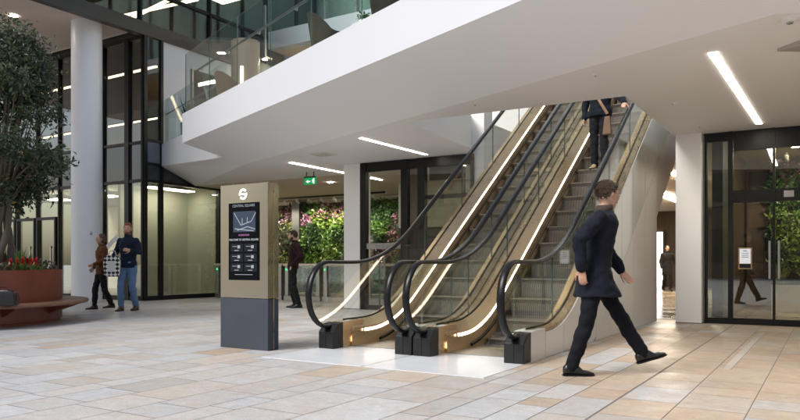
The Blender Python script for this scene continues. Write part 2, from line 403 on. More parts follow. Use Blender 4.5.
# interior ceiling
tag(MB().poly([(-20, 14.85, 3.19), (-15.3, 13.85, 3.19), (-8.6, 13.85, 3.16), (-6.0, 13.87, 3.16), (-6.0, 16, 3.16), (-6.0, 31, 3.16), (-20, 31, 3.16)])
    .poly([(-6, 16, 3.16), (-2.25, 16, 3.16), (-2.25, 13.9, 3.16), (8, 13.9, 3.16), (8, 31, 3.16), (-6, 31, 3.16)])
    .poly([(-8.6, 12.46, 3.155), (-6, 12.46, 3.155), (-6, 13.9, 3.155), (-8.6, 13.9, 3.155)])
    .poly([(-2.25, 12.66, 3.155), (8, 12.66, 3.155), (8, 13.9, 3.155), (-2.25, 13.9, 3.155)]).build('ceiling', pbr('interior_ceiling', (.62, .55, .46), .6, var=.03), None),
    'warm white ceiling of the entrance hall', 'ceiling', kind='structure')
# triangular dropped facet at the far right of the soffit
tag(MB().slab([(-.45, 7.95, 3.12), (.6, 7.0, 3.02), (.9, 8.9, 3.12)], [(-.45, 7.95, 3.2), (.6, 7.0, 3.6), (.9, 8.9, 3.2)]).build('soffit_facet', pbr('facet_paint', (.42, .38, .34), .6), at=(-.4, 7.9, 3.1)),
    'grey triangular facet hanging from the canopy soffit beside the smoke detector', 'soffit panel')

# ------------------------------------------------------------------ columns
def sq_column(u, v, wd, z1, label, grp=True):
    t = thing('column', label, 'column', (u, v, 0), group='square white columns')
    MB().box(u - wd / 2, u + wd / 2, v - wd / 2, v + wd / 2, 0, z1).build('shaft', 'column', t, bevel=.008)
    MB().box(u - wd / 2 - .002, u + wd / 2 + .002, v - wd / 2 - .002, v + wd / 2 + .002, 0, .012).build('base_shadow', 'wall_dark', t)  # dark band drawn as the thin shadow at the column foot
sq_column(-2.0, 12.58, .4, 3.15, 'square white column between the corridor and the right glass entrance')
sq_column(-8.84, 12.6, .42, 3.15, 'square white column standing left of the escalators beside the dark glass screen')
t = thing('column', 'white column rising behind the upper left flank of the escalators', 'column', (-5.93, 12.65, 0), group='square white columns')
MB().box(-6.13, -5.73, 12.45, 12.85, 0, 7.0).build('shaft', 'column', t, bevel=.008)
t = thing('round_column', 'tall round white column beside the tree on the left', 'column', (-16.25, 11.1, 0))
MB().lathe([(.37, 0), (.37, 7.2)], (-16.25, 11.1, 0), 48).build('shaft', pbr('round_column_paint', (.80, .81, .84), .4, var=.02, bump=.01), t, smooth=True)
for zz in (1.75, .8):
    c = Vector((-16.25, 11.1, zz)); d = Vector((.95, -.32, 0)).normalized()
    MB().ell(c + d * .37, (.03, .03, .045)).build('socket', 'steel', t, smooth=True)

# ------------------------------------------------------------------ glazed building, left
gb = thing('glazed_building', 'dark framed glass building on the left with overhanging upper storey', 'building', (-15.4, 12.2, 0))
FR = .06
def pane_u(v, u0, u1, z0, z1, mat, parent=gb, name='window_pane'):
    MB().box(u0 + .002, u1 - .002, v, v + .012, z0 + .002, z1 - .002).build(name, mat, parent)
def pane_v(u, v0, v1, z0, z1, mat, parent=gb, name='window_pane'):
    MB().box(u - .012, u, v0 + .002, v1 - .002, z0 + .002, z1 - .002).build(name, mat, parent)
V0 = 12.2
mu = [-24.6, -23.5, -22.4, -21.3, -20.2, -19.1, -18.1, -17.05, -15.98, -15.4]
zs = [.1, 3.17, 4.2, 7.0]
for i in range(len(mu) - 1):
    wd = .17 if i + 1 == 8 else .05
    MB().box(mu[i + 1] - wd, mu[i + 1], V0 - .06, V0 + .1, 0, 7.0).build('mullion', 'black', gb)
    for j, (a, b_) in enumerate(zip(zs[:-1], zs[1:])):
        m = 'spandrel' if j == 1 else ('gl_tint' if j == 0 else 'gl_dark')
        pane_u(V0, mu[i], mu[i + 1] - wd, a, b_, m)
for zz, h in ((0, .12), (3.14, .08), (4.16, .07), (6.92, .1)):
    MB().box(-24.6, -15.4, V0 - .045, V0 + .08, zz, zz + h).build('transom', 'black', gb)
# corner return facing the plaza
U0 = -15.4
for v0, v1, a, b_, m in ((12.26, 12.70, .12, 3.2, 'gl_tint'), (12.26, 12.70, 3.2, 3.62, 'spandrel'), (12.26, 12.70, 3.62, 4.27, 'spandrel_blue'), (12.26, 12.70, 4.27, 7.0, 'gl_dark'),
                         (12.78, 14.8, .12, 3.2, 'gl_tint'), (12.78, 14.2, 3.2, 3.9, 'spandrel')):
    pane_v(U0, v0, v1, a, b_, m)
for v, z1, wd in ((12.16, 7.0, .1), (12.70, 7.0, .08), (14.8, 3.2, .1)):
    MB().box(U0 - .1, U0 + .05, v, v + wd, 0, z1).build('mullion', 'black', gb)
for zz, v1 in ((.0, 14.85), (3.14, 14.85), (3.6, 12.74), (4.23, 12.74)):
    MB().box(U0 - .08, U0 + .035, 12.26, v1, zz, zz + (.12 if zz == 0 else .07)).build('transom', 'black', gb)
# white wall and doors above, facing the plaza
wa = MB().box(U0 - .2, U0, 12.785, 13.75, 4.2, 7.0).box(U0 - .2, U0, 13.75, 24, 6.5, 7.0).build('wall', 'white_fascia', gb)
for k, v in enumerate((13.8, 15.0, 16.2, 17.4, 18.6)):
    pane_v(U0 - .05, v + .06, v + 1.2, 3.95, 6.5, 'gl_teal')
    MB().box(U0 - .12, U0 + .02, v, v + .06, 3.9, 6.5).build('mullion', 'steel', gb)
# overhanging upper storey
vv = [-4.7, -2.3, .1, 2.5, 4.9, 7.3, 9.7, 12.1, 14.5, 16.9, 19.3, 21.7, 24.1]
for a, b_ in zip(vv[:-1], vv[1:]):
    MB().box(U0 - .12, U0 + .05, b_ - .05, b_, 7.35, 13).build('mullion', 'black', gb)
    pane_v(U0 - .02, a, b_ - .05, 7.35, 8.2, 'gl_dark'); pane_v(U0 - .02, a, b_ - .05, 8.28, 10.9, 'gl_dark' if b_ < 13 else 'gl_teal'); pane_v(U0 - .02, a, b_ - .05, 11.0, 13, 'gl_dark')
MB().box(U0 - .15, U0 + .06, -7, 24.1, 7.0, 7.35).build('edge_beam', pbr('dark_bronze_paint', (.035, .03, .028), .4), gb)
for zz in (8.2, 10.9): MB().box(U0 - .1, U0 + .03, -7, 24.1, zz, zz + .08 if zz < 9 else zz + .1).build('transom', 'black', gb)
MB().box(-26, U0 - .15, -7, 12.14, 7.16, 7.3).build('overhang_soffit', pbr('overhang_soffit_paint', (.62, .52, .45), .6, var=.05), gb)
MB().box(-26, U0 - .16, 12.4, 24, 7.05, 7.3).build('floor_slab', 'wall_dark', gb)
MB().box(-26, U0 - .14, -7, 24.1, 13, 13.4).build('roof', 'wall_dark', gb)
MB().box(-21, -20.8, -7, 24, 7.3, 13).build('inner_wall', pbr('upper_inner_wall', (.20, .18, .155), .7, var=.3), gb)
MB().box(-20.8, U0 - .2, -7, 24, 10.6, 10.68).build('inner_ceiling', pbr('upper_inner_ceiling', (.16, .15, .14), .7), gb)
# rooms behind the glass
MB().box(-25, -19.25, 18, 18.2, .0, 7.0).box(-19.25, -15.6, 18, 18.2, 3.25, 7.0).build('inner_wall', pbr('room_wall', (.58, .55, .50), .7, var=.25, nscale=.8), gb)
MB().box(-25, -15.5, 12.35, 18, 3.25, 4.1).build('floor_slab', 'wall_dark', gb)
MB().box(-16.9, -16.8, 12.5, 14.9, 0, 3.2).box(-16.8, -15.42, 14.9, 14.95, 0, 3.2).build('blind', 'wall_olive', gb)
# entrance doors in the left facade
for k in range(3):
    x0 = -22.3 + 1.05 * k
    d = MB().box(x0, x0 + .06, 12.12, 12.2, .1, 2.35).box(x0 + .9, x0 + .96, 12.12, 12.2, .1, 2.35).box(x0 + .06, x0 + .9, 12.12, 12.2, 2.27, 2.35).box(x0 + .06, x0 + .9, 12.12, 12.2, .1, .2).build('door', 'black', gb)
    MB().box(x0 + .8, x0 + .84, 12.06, 12.09, .8, 1.5).box(x0 + .8, x0 + .84, 12.09, 12.12, .82, .86).box(x0 + .8, x0 + .84, 12.09, 12.12, 1.44, 1.48).build('handle', 'steel', d)
# ceiling lights inside the building
def lamp_box(name, label, mat, x0, x1, y0, y1, z, h=.03, grp=None, cat='ceiling light', kind=None):
    t = thing(name, label, cat, ((x0 + x1) / 2, (y0 + y1) / 2, z), group=grp)
    MB().box(x0, x1, y0, y1, z, z + h).build('diffuser', mat, t)
    MB().box(x0 - .02, x1 + .02, y0 - .02, y1 + .02, z + h, z + h + .03).build('housing', 'steel', t)
    return t
def bar_light(a, b, z, mat, label, grp, wd=.05):
    a = Vector((*a, z)); b = Vector((*b, z)); d = (b - a).normalized(); n = Vector((-d.y, d.x, 0)) * wd / 2; up = Vector((0, 0, .04))
    t = thing('linear_light', label, 'ceiling light', tuple((a + b) / 2), group=grp)
    MB().slab([a - n, b - n, b + n, a + n], [a - n + up, b - n + up, b + n + up, a + n + up]).build('diffuser', mat, t)
    MB().slab([p + up for p in (a - n, b - n, b + n, a + n)], [p + up * 2.2 for p in (a - n, b - n, b + n, a + n)]).build('housing', 'black', t)
g = 'strip lights behind the dark glass'
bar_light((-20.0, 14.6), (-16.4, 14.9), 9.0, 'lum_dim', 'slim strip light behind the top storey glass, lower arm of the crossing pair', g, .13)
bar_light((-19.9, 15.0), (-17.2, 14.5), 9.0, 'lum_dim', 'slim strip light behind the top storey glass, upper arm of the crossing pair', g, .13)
lamp_box('ceiling_panel_light', 'warm panel added to light the soffit under the white bulkhead of the upper level', 'lum_in', -14.5, -9, 18.6, 18.9, 7.8, grp='panel lights of the upper level')  # added panel, warms the soffit and back wall
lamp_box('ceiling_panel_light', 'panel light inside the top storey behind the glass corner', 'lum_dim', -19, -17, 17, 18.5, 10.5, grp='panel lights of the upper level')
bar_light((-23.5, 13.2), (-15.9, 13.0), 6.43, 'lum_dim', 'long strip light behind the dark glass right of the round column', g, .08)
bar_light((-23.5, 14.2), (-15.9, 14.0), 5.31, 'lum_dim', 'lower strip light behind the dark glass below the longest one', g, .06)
for i, (x, y) in enumerate(((-19.5, 14), (-22, 14), (-17.3, 15.5), (-21, 16.5))):
    lamp_box('ceiling_panel_light', ['square panel light inside the left building near the doors', 'panel light at the far left inside the glass building', 'panel light inside the glass building behind the round column', 'rear panel light inside the glass building near its back wall'][i], 'lum_in', x - .25, x + .25, y - .25, y + .25, 3.1, grp='panel lights inside the left building')
lamp_box('ceiling_panel_light', 'unseen fill panel added to light the olive blind behind the corner glass', 'fill_blind', -16.35, -16.05, 12.9, 14.5, 3.1, grp='panel lights inside the left building')  # added fill, evens out the light on the blind
def downlight(x, y, z, label, r=.06, mat='lum_spot', grp='round ceiling downlights'):
    t = thing('downlight', label, 'ceiling light', (x, y, z), group=grp)
    MB().lathe([(.001, -.002), (r, -.002)], (x, y, z), 20).build('lamp', mat, t, fix=False)
    MB().lathe([(r, -.003), (r + .02, -.006), (r + .02, 0)], (x, y, z), 20).build('trim', 'steel', t)
downlight(-17.3, 9.8, 7.155, 'bright downlight in the overhang above the tree', .11)

# ------------------------------------------------------------------ background of the upper level
ug = thing('atrium_facade', 'pale green glass atrium wall with white bulkhead behind the upper terrace', 'building', (-10, 18, 3.9))
MB().box(U0 + .06, 4, 16.9, 17.2, 7.85, 8.4).build('bulkhead', 'white_fascia', ug)
MB().box(U0 + .06, 4, 17.2, 21, 7.85, 8.0).build('bulkhead_soffit', pbr('warm_soffit', (.62, .52, .40), .6), ug)
MB().box(U0 + .06, 4, 21, 21.2, 3.9, 7.85).build('back_wall', pbr('warm_backwall', (.52, .42, .31), .6, var=.15), ug)
xs = [U0 + .02 + 1.15 * i for i in range(17)]
for i, (a, b_) in enumerate(zip(xs[:-1], xs[1:])):
    MB().box(b_ - .06, b_, 16.95, 17.1, 8.4, 14).build('mullion', 'black' if i % 3 == 0 else 'steel', ug)
    MB().box(a, b_ - .06, 17.0, 17.012, 8.4, 14).build('window_pane', 'gl_teal', ug)
MB().box(U0 + .06, 4, 16.93, 17.12, 11.2, 11.3).build('transom', 'black', ug)
MB().box(U0 + .06, 4, 19.5, 19.6, 8.4, 14).build('inner_wall', pbr('green_inner', (.66, .72, .67), .7, var=.3, nscale=.8, stretch=(3, 1, .3)), ug)
# clad round pillar with vertical light
t = thing('clad_pillar', 'beige clad round pillar with vertical light strip on the upper terrace', 'pillar', (-14.2, 14.7, 3.9))
MB().lathe([(.40, 0), (.40, 3.4), (.34, 3.42)], (-14.2, 14.7, 3.9), 40).build('shaft', pbr('pillar_cladding', (.36, .27, .19), .45, var=.1, stretch=(1, 1, .2)), t, smooth=True)
d = Vector((.65, -.76, 0))
c = Vector((-14.2, 14.7, 0)) + Vector((.5, -.86, 0)).normalized() * .41
MB().box(c.x - .03, c.x + .03, c.y - .03, c.y + .03, 4.3, 6.5).build('light_strip', emis('pillar_strip', (1, .85, .6), 7), t)
downlight(-14.19, 15.5, 7.0, 'bright spot beside the clad pillar on the upper terrace', .07)
tag(MB().box(-14.34, -14.04, 15.35, 15.65, 7.006, 7.05).box(-14.22, -14.16, 15.47, 15.53, 7.05, 8.6).build('lamp_hanger', 'steel', at=(-14.19, 15.5, 7.0)), 'slim steel rod and plate holding the spot by the clad pillar', 'lamp hanger')
# volume seen through the escalator opening
t = thing('stair_enclosure', 'white angled wall with dark opening seen through the escalator opening', 'wall', (-6, 15, 3.9))
MB().box(-9, -5.6, 16.9, 17.2, ZF, 10).build('wall', 'white', t)
MB().box(-1.9, -1.7, 10.5, 18, ZF, 7.0).build('side_wall', 'white', t)
MB().box(-5.5, -1.9, 20.6, 20.7, ZF, 9).build('opening', 'wall_dark', t)

# ------------------------------------------------------------------ glass balustrade on the canopy edge
bl = thing('glass_balustrade', 'frameless glass balustrade with slim steel handrail along the white canopy edge', 'balustrade', (B[0], B[1], 4.17))
us = [-11.66 + 1.28 * k for k in range(17)]
for a, b_ in zip(us[:-1], us[1:]):
    o = .05
    MB().slab([(a + .012, vm(a) + o, 4.1), (b_ - .012, vm(b_) + o, 4.1), (b_ - .012, vm(b_) + o + .016, 4.1), (a + .012, vm(a) + o + .016, 4.1)],
              [(a + .012, vm(a) + o, 5.44), (b_ - .012, vm(b_) + o, 5.44), (b_ - .012, vm(b_) + o + .016, 5.44), (a + .012, vm(a) + o + .016, 5.44)]).build('glass_panel', 'gl_green', bl)
    MB().box(a - .004, a + .004, vm(a) + o, vm(a) + o + .016, 4.15, 5.44).build('panel_edge', pbr('glass_edge', (.035, .075, .065), .3) if 'ge' not in MT else MT['ge'], bl)
    MT.setdefault('ge', bpy.data.materials['glass_edge'])
rail = MB().tube([(u, vm(u) + .14, 5.0) for u in (-11.3, 0, UR)], .022, 10).build('handrail', 'steel', bl, smooth=True)
for k in range(16):
    u = -10.9 + 1.28 * k
    MB().tube([(u, vm(u) + .07, 4.93), (u, vm(u) + .14, 4.93), (u, vm(u) + .14, 4.99)], .011, 8).build('bracket', 'steel', rail)
# second balustrade on the recessed band
bl2 = thing('glass_balustrade', 'short glass balustrade above the recessed white band by the glass building', 'balustrade', (-13, 11.5, 4.2))
def along(p, q, t): return (p[0] + (q[0] - p[0]) * t, p[1] + (q[1] - p[1]) * t)
for k in range(4):
    a = along(Q1, P, k / 4 + .005); b_ = along(Q1, P, (k + 1) / 4 - .005)
    MB().slab([(a[0], a[1] + .08, 4.2), (b_[0], b_[1] + .08, 4.2), (b_[0], b_[1] + .095, 4.2), (a[0], a[1] + .095, 4.2)],
              [(a[0], a[1] + .08, 5.4), (b_[0], b_[1] + .08, 5.4), (b_[0], b_[1] + .095, 5.4), (a[0], a[1] + .095, 5.4)]).build('glass_panel', 'gl_green', bl2)
MB().tube([(Q1[0], Q1[1] + .18, 5.05), (P[0], P[1] + .18, 5.05)], .02, 8).build('handrail', 'steel', bl2, smooth=True)

# ------------------------------------------------------------------ leaves helper
def leaves(b, pts, size, cols, rnd, upb=.3, aspect=.5):
    for p in pts:
        p = Vector(p)
        n = Vector((rnd.gauss(0, 1), rnd.gauss(0, 1), rnd.gauss(0, 1) + upb)).normalized()
        t = n.orthogonal().normalized(); t = Matrix.Rotation(rnd.uniform(0, 6.28), 3, n) @ t
        s = n.cross(t); l = size * rnd.uniform(.5, 1.5); w_ = l * aspect
        c = rnd.choice(cols); k = rnd.uniform(.6, 1.35); b.cur = tuple(x * k for x in c)
        mid = p + t * l * .5 + n * l * .08
        b.add([p, mid + s * w_ * .5, p + t * l - n * l * .1, mid - s * w_ * .5], [(0, 1, 2), (0, 2, 3)])

# ------------------------------------------------------------------ green walls
def green_wall(name, label, u0, u1, v, z0, z1, n, cols, pink=None, seed=1, size=.11, group='living green walls'):
    rnd = random.Random(seed)
    t = thing(name, label, 'green wall', ((u0 + u1) / 2, v, z0), group=group)
    MB().box(u0, u1, v, v + .06, z0, z1).build('backing', pbr('wall_felt', (.012, .018, .008), .9), t)
    b = MB(); pts = []
    f = MB(); fp = []
    for _ in range(n):
        x = rnd.uniform(u0, u1); zz = rnd.uniform(z0, z1)
        nz = noise.noise(Vector((x * 1.3, zz * 1.3, seed)))
        dpt = .04 + .26 * max(0, nz + .35) + rnd.uniform(0, .12)
        p = (x, v - dpt, zz)
        if pink and rnd.random() < .5 and ((z0 < .5 and noise.noise(Vector((x * .8 + pink, zz * .9, 5.5))) > .22) or (z0 > .5 and zz > 2.72 and rnd.random() < .6)): fp.append((x, v - dpt - .03, zz))
        else: pts.append(p)
    for p in pts:
        nz = noise.noise(Vector((p[0] * 1.1, p[2] * 1.4, seed + 9)))
        cs = cols[0] if nz > .12 else cols[1] if nz > -.12 else cols[2]
        leaves(b, [p], size, cs, rnd, .2, .55)
    b.build('foliage', 'leaf', t, fix=False)
    if fp:
        leaves(f, fp, size * .7, [(.42, .17, .26), (.34, .10, .20), (.50, .30, .38), (.22, .06, .12)], rnd, .2, .8)
        f.build('flowers', 'petal', t, fix=False)
gcol = [[(.15, .22, .035), (.21, .28, .05), (.11, .18, .03)], [(.075, .15, .03), (.10, .18, .03)], [(.03, .07, .018), (.05, .09, .03)]]
dcol = [[(.14, .18, .05), (.16, .17, .06)], [(.11, .12, .045), (.13, .10, .05)], [(.06, .08, .03), (.08, .06, .04)]]  # dimming by a dark glass screen put into these leaf colours
green_wall('green_wall', 'lush living wall behind the speed gates with pink blossoms', -15.35, -11.0, 18.8, .0, 3.02, 10500, gcol, pink=2.2, seed=4)
green_wall('green_wall', 'brownish living wall behind the man with hands in pockets, dimming of dark glass put into its leaf colours', -18.6, -15.75, 18.85, .0, 3.02, 3500, dcol, pink=1.0, seed=6)
green_wall('green_wall', 'bright living wall inside the right glass entrance', -1.1, 3.2, 16.4, .85, 3.1, 8500, gcol, pink=6.4, seed=12, size=.10)
tag(MB().box(-15.72, -15.4, 18.5, 18.9, 0, 3.1).build('dark_gap', 'wall_dark', at=(-15.5, 18.7, 0)), 'dark block filling the gap between the dimmed and the lush living walls', 'pier')  # plain dark block filling the gap between the two walls
# lobby walls
hw = thing('entrance_hall', 'brown and beige inner walls of the entrance hall behind the escalators', 'building', (-6, 20, 0))
MB().box(-19.2, 8, 30.8, 31, 0, 3.16).build('back_wall', 'wall_brown', hw)
MB().box(-19.2, -11.55, 18.95, 19.1, 0, 3.16).build('partition', 'wall_beige', hw)
MB().box(-10.0, -6.2, 16.2, 16.4, 1.95, 3.16).build('bulkhead', 'wall_olive', hw)  # upper part of one wall, lighter colour stands for top light
MB().box(-10.0, -6.2, 16.2, 16.4, 0, 1.9).build('partition', pbr('partition_unlit', (.05, .045, .035), .35, var=.3), hw)  # same wall lower down, dark colour stands for missing light
MB().box(-1.72, -1.55, 13.0, 30, 0, 3.16).build('partition', 'wall_brown', hw)
MB().box(-1.5, -.98, 16.5, 16.6, 0, 3.16).box(-1.5, 4, 16.6, 16.75, 0, 3.16).build('partition', 'wall_brown', hw)
MB().box(-6.75, -6.55, 13.6, 30.8, 0, 3.16).build('partition', 'wall_beige', hw)
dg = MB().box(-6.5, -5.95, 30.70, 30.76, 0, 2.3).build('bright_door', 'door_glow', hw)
MB().box(-5.95, -5.85, 30.66, 30.78, 0, 2.4).build('door_frame', 'wall_dark', hw)
MB().box(6, 6.2, 12.7, 17, 0, 3.16).build('partition', 'wall_beige', hw)
MB().box(-19.2, -19.0, 14.9, 30.9, 0, 3.16).build('partition', 'wall_beige', hw)

# planter with spiky plants inside the right entrance
t = thing('indoor_planter', 'low pale planter trough below the bright living wall', 'planter', (-.1, 15.9, 0))
MB().box(-1.0, 3, 15.75, 16.2, .0, .55).build('trough', pbr('trough', (.28, .25, .2), .5), t)
rnd = random.Random(5)
for k in range(9):
    b = MB(); cx = -.85 + k * .45
    for j in range(34):
        a = rnd.uniform(0, 6.28); l = rnd.uniform(.25, .5); o = rnd.uniform(.1, .3)
        base = Vector((cx + rnd.uniform(-.05, .05), 15.95, .55)); tip = base + Vector((math.cos(a) * o, math.sin(a) * o, l))
        mid = (base + tip) / 2 + Vector((0, 0, .06)); s = Vector((-math.sin(a), math.cos(a), 0)) * .012
        b.cur = rnd.choice([(.20, .26, .08), (.12, .2, .05), (.26, .28, .12)])
        b.add([base - s, base + s, mid + s, tip, mid - s], [(0, 1, 2, 4), (4, 2, 3)])
    tag(b.build('spiky_plant', 'leaf', at=(cx, 15.95, .55), fix=False), 'spiky grass-like plant in the trough below the bright living wall', 'plant', 'spiky plants in the indoor trough')

# ------------------------------------------------------------------ glass screens of the entrances
def screen(label, v, u0, u1, posts, panes, trans, loc):
    t = thing('glass_screen', label, 'glass screen', loc)
    for (a, wd) in posts: MB().box(a, a + wd, v - .05, v + .07, 0, 3.145).build('mullion', 'black', t)
    for (a, b_, z0, z1, m) in panes: MB().box(a, b_, v, v + .012, z0, z1).build('window_pane', m, t)
    for (a, b_, z0, z1) in trans: MB().box(a, b_, v - .035, v + .05, z0, z1).build('transom', 'black', t)
    return t
s1 = screen('tall dark framed glass screen between the left square column and the escalators', 12.45, -8.62, -6.0,
       [(-8.62, .14), (-7.60, .16), (-7.2, .17), (-6.0, .06)],
       [(-8.53, -7.55, .1, 2.9, 'gl_tint2'), (-7.45, -7.15, .1, 2.9, 'gl_dark'), (-7.03, -6.0, .1, 2.9, 'gl_tint2')] if 0 else
       [(-8.48, -7.6, .1, 2.95, 'gl_clear'), (-7.44, -7.2, .1, 2.95, 'gl_dark'), (-7.03, -6.0, .1, 2.95, 'gl_tint')],
       [(-8.48, -6.0, 2.95, 3.14), (-8.48, -6, 0, .1), (-7.03, -6, 2.3, 2.38), (-7.03, -6, 1.5, 1.54)], (-7.3, 12.45, 0))
MB().box(-8.53, -7.55, 12.42, 12.48, 1.30, 1.42).build('door_rail', 'steel', s1)
MB().box(-8.0, -7.97, 12.36, 12.39, .7, 1.25).build('handle', 'steel', s1)
MB().box(-7.03, -6.06, 12.6, 12.64, 2.7, 3.05).build('blind', 'wall_dark', s1)
s2 = screen('glass entrance front with black doors and a notice, right of the square column', 12.6, -1.78, 4,
       [(-1.78, .04), (-1.42, .07), (-.775, .035), (.2, .06), (1.2, .06), (2.2, .06), (3.2, .06), (4, .06)],
       [(-1.74, -1.42, .1, 3.0, 'gl_teal'), (-1.35, -.775, .1, 1.97, 'gl_tint'), (-1.35, -.775, 2.18, 2.83, 'gl_tint'), (-.74, .2, .1, 1.97, 'gl_tint'), (-.74, .2, 2.18, 2.83, 'gl_tint'),
        (.26, 1.2, .1, 2.9, 'gl_tint'), (1.26, 2.2, .1, 2.9, 'gl_tint'), (2.26, 3.2, .1, 2.9, 'gl_tint'), (3.26, 4, .1, 2.9, 'gl_tint')],
       [(-1.73, 4, 3.0, 3.14), (-1.73, 4, 0, .1), (-1.34, 4, 2.83, 3.0), (-1.34, 4, 1.98, 2.18)], (0, 12.6, 0))
MB().box(-.83, -.80, 12.50, 12.53, .75, 1.35).build('handle', 'steel', s2)
MB().box(-.70, -.67, 12.50, 12.53, .75, 1.35).build('handle', 'steel', s2)
MB().box(-.62, -.48, 12.56, 12.565, 2.04, 2.14).build('door_sensor', 'steel', s2)
t = thing('notice', 'small white notice in a bronze frame on the right glass entrance', 'notice', (-1.15, 12.56, .9))
MB().box(-1.27, -1.07, 12.575, 12.597, .90, 1.25).build('frame', 'bronze_dark', t)
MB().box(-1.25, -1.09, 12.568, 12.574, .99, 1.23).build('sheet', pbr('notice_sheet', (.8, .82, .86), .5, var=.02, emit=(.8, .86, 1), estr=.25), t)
MB().box(-1.25, -1.09, 12.568, 12.574, .92, .985).build('caption_strip', 'black', t)
MB().box(-1.20, -1.14, 12.564, 12.567, 1.19, 1.20).box(-1.22, -1.12, 12.564, 12.567, 1.15, 1.156).box(-1.22, -1.12, 12.564, 12.567, 1.12, 1.126).box(-1.22, -1.12, 12.564, 12.567, 1.09, 1.096).build('printed_lines', 'wall_dark', t)

# ------------------------------------------------------------------ ceiling fixtures under the canopy
g = 'recessed linear lights in the canopy soffit'
def lin(u0, v0, u1, v1, label, w_=.11, z=3.148):
    a = Vector((u0, v0, z)); b = Vector((u1, v1, z)); d = (b - a).normalized(); n = Vector((-d.y, d.x, 0)) * w_ / 2
    t = thing('linear_light', label, 'ceiling light', tuple((a + b) / 2), group=g)
    dn = Vector((0, 0, -.004))
    MB().slab([a - n + dn, b - n + dn, b + n + dn, a + n + dn], [a - n, b - n, b + n, a + n]).build('diffuser', 'lum', t)
    m = n * 1.12; e = d * .012
    MB().add([a - m - e, b - m + e, b + m + e, a + m - e, a - n, b - n, b + n, a + n],
             [(0, 1, 5, 4), (1, 2, 6, 5), (2, 3, 7, 6), (3, 0, 4, 7)]).build('trim', 'column', t, fix=False)
lin(-1.02, 7.75, -.93, 12.1, 'long recessed line of light above the paving at the far right', .085)
lin(-6.87, 9.9, -6.82, 12.1, 'recessed line of light just left of the escalator opening', .075)
lin(-9.85, 11.55, -9.9, 15.2, 'recessed line of light left of the left square column', .07)
def disc_fix(x, y, z, label, r=.07, h=.03, name='smoke_detector', cat='detector'):
    t = thing(name, label, cat, (x, y, z))
    MB().lathe([(.001, -h), (r * .5, -h), (r, -h * .35), (r, 0)], (x, y, z), 24).build('housing', 'column', t, smooth=True)
    MB().lathe([(.001, -h - .012), (r * .28, -h - .012), (r * .3, -h)], (x, y, z), 16).build('sensor', 'steel', t)
disc_fix(-.30, 7.05, 3.15, 'round white smoke detector at the top right of the soffit', .09)
for i, (px, py, lab) in enumerate(((475, 104, 'tiny flush sprinkler cap above the left escalator handrail'), (595, 74.5, 'tiny flush sprinkler cap above the passenger on the escalator'), (673, 103, 'tiny flush sprinkler cap left of the long line of light'), (699, 126, 'tiny flush sprinkler cap nearest the right square column'))):
    Y = 2.15 * 700 / (263 - py); X = (px - 400) / 700 * Y
    disc_fix(.852 * X - .523 * Y, .523 * X + .852 * Y, 3.15, lab, .035, .012, 'sprinkler_cap', 'sprinkler')
t = thing('ceiling_grille', 'square grille flush in the soffit between the sign and the left column', 'ceiling grille', (-8.6, 10.75, 3.145))
MB().box(-8.75, -8.35, 10.85, 11.2, 3.138, 3.149).build('frame', 'column', t)
for k in range(5): MB().box(-8.71 + k * .068, -8.68 + k * .068, 10.89, 11.16, 3.133, 3.138).build('slat', 'wall_beige', t)
# lobby downlights and track spots
for i, (x, y) in enumerate(((-11.4, 15.0), (-12.6, 17.6), (-9.8, 16.6), (-14.2, 15.8), (-8.0, 14.0), (-6.8, 14.4), (-7.4, 15.4))):
    downlight(x, y, 3.155, ['lobby downlight behind the exit sign', 'lobby downlight nearest the lush living wall', 'lobby downlight right of the left column', 'lobby downlight above the man with hands in pockets',
              'downlight behind the dark glass screen, leftmost', 'downlight behind the dark glass screen, rightmost', 'downlight behind the dark glass screen, deepest'][i], .07)
t = thing('track_rail', 'black lighting track along the ceiling before the living walls', 'lighting track', (-14, 17.6, 3.1))
MB().box(-17.5, -11.4, 17.68, 17.72, 3.1, 3.155).build('rail', 'black', t)
sp0 = thing('spotlight', 'white track spotlight aimed at the living wall', 'spotlight', (-11.8, 17.7, 3.1), group='track spotlights before the living walls')
MB().tube([(0, 0, 0), (0, 0, -.07)], .012, 8).build('arm', 'column', sp0, local=True)
MB().tube([(0, -.06, -.06), (0, .09, -.14)], .038, 14).build('head', 'column', sp0, local=True, smooth=True)
MB().tube([(0, .088, -.139), (0, .0915, -.141)], .034, 14).build('lamp', emis('spot_lens', (1, .92, .75), 60), sp0, local=True)
sld = bpy.data.lights.new('spot_beam', 'SPOT'); sld.energy = 150; sld.spot_size = R(100); sld.spot_blend = .8; sld.color = (1, .93, .78); sld.shadow_soft_size = .04
def beam(par, tgt, mul=None):
    o = bpy.data.objects.new('beam', sld); COL.objects.link(o); o.parent = par; o.location = (0, .10, -.145)
    o.rotation_euler = Vector(tgt).to_track_quat('-Z', 'Y').to_euler(); return o
beam(sp0, (0, 1.0, -1.35))
for k in range(1, 12):
    c = copy_tree(sp0); c.location = (-11.8 - .5 * k, 17.7, 3.1)
for k in range(4):  # spots added to brighten the right living wall
    c = copy_tree(sp0); c.location = (-.7 + .8 * k, 15.2, 3.1); c['label'] = 'unseen spotlight added to brighten the living wall of the right entrance'; c['group'] = 'added spotlights inside the right entrance'
for i in range(3):
    lamp_box('ceiling_panel_light', ['long panel light inside the right glass entrance', 'panel light near the front of the back corridor', 'panel light deep in the back corridor'][i], 'lum_in',
             *[(-.6, 2.4, 14.6, 14.75), (-3.2, -2.9, 17.5, 19.5), (-4.6, -4.3, 22, 26)][i], 3.12, grp='panel lights of the entrance hall')
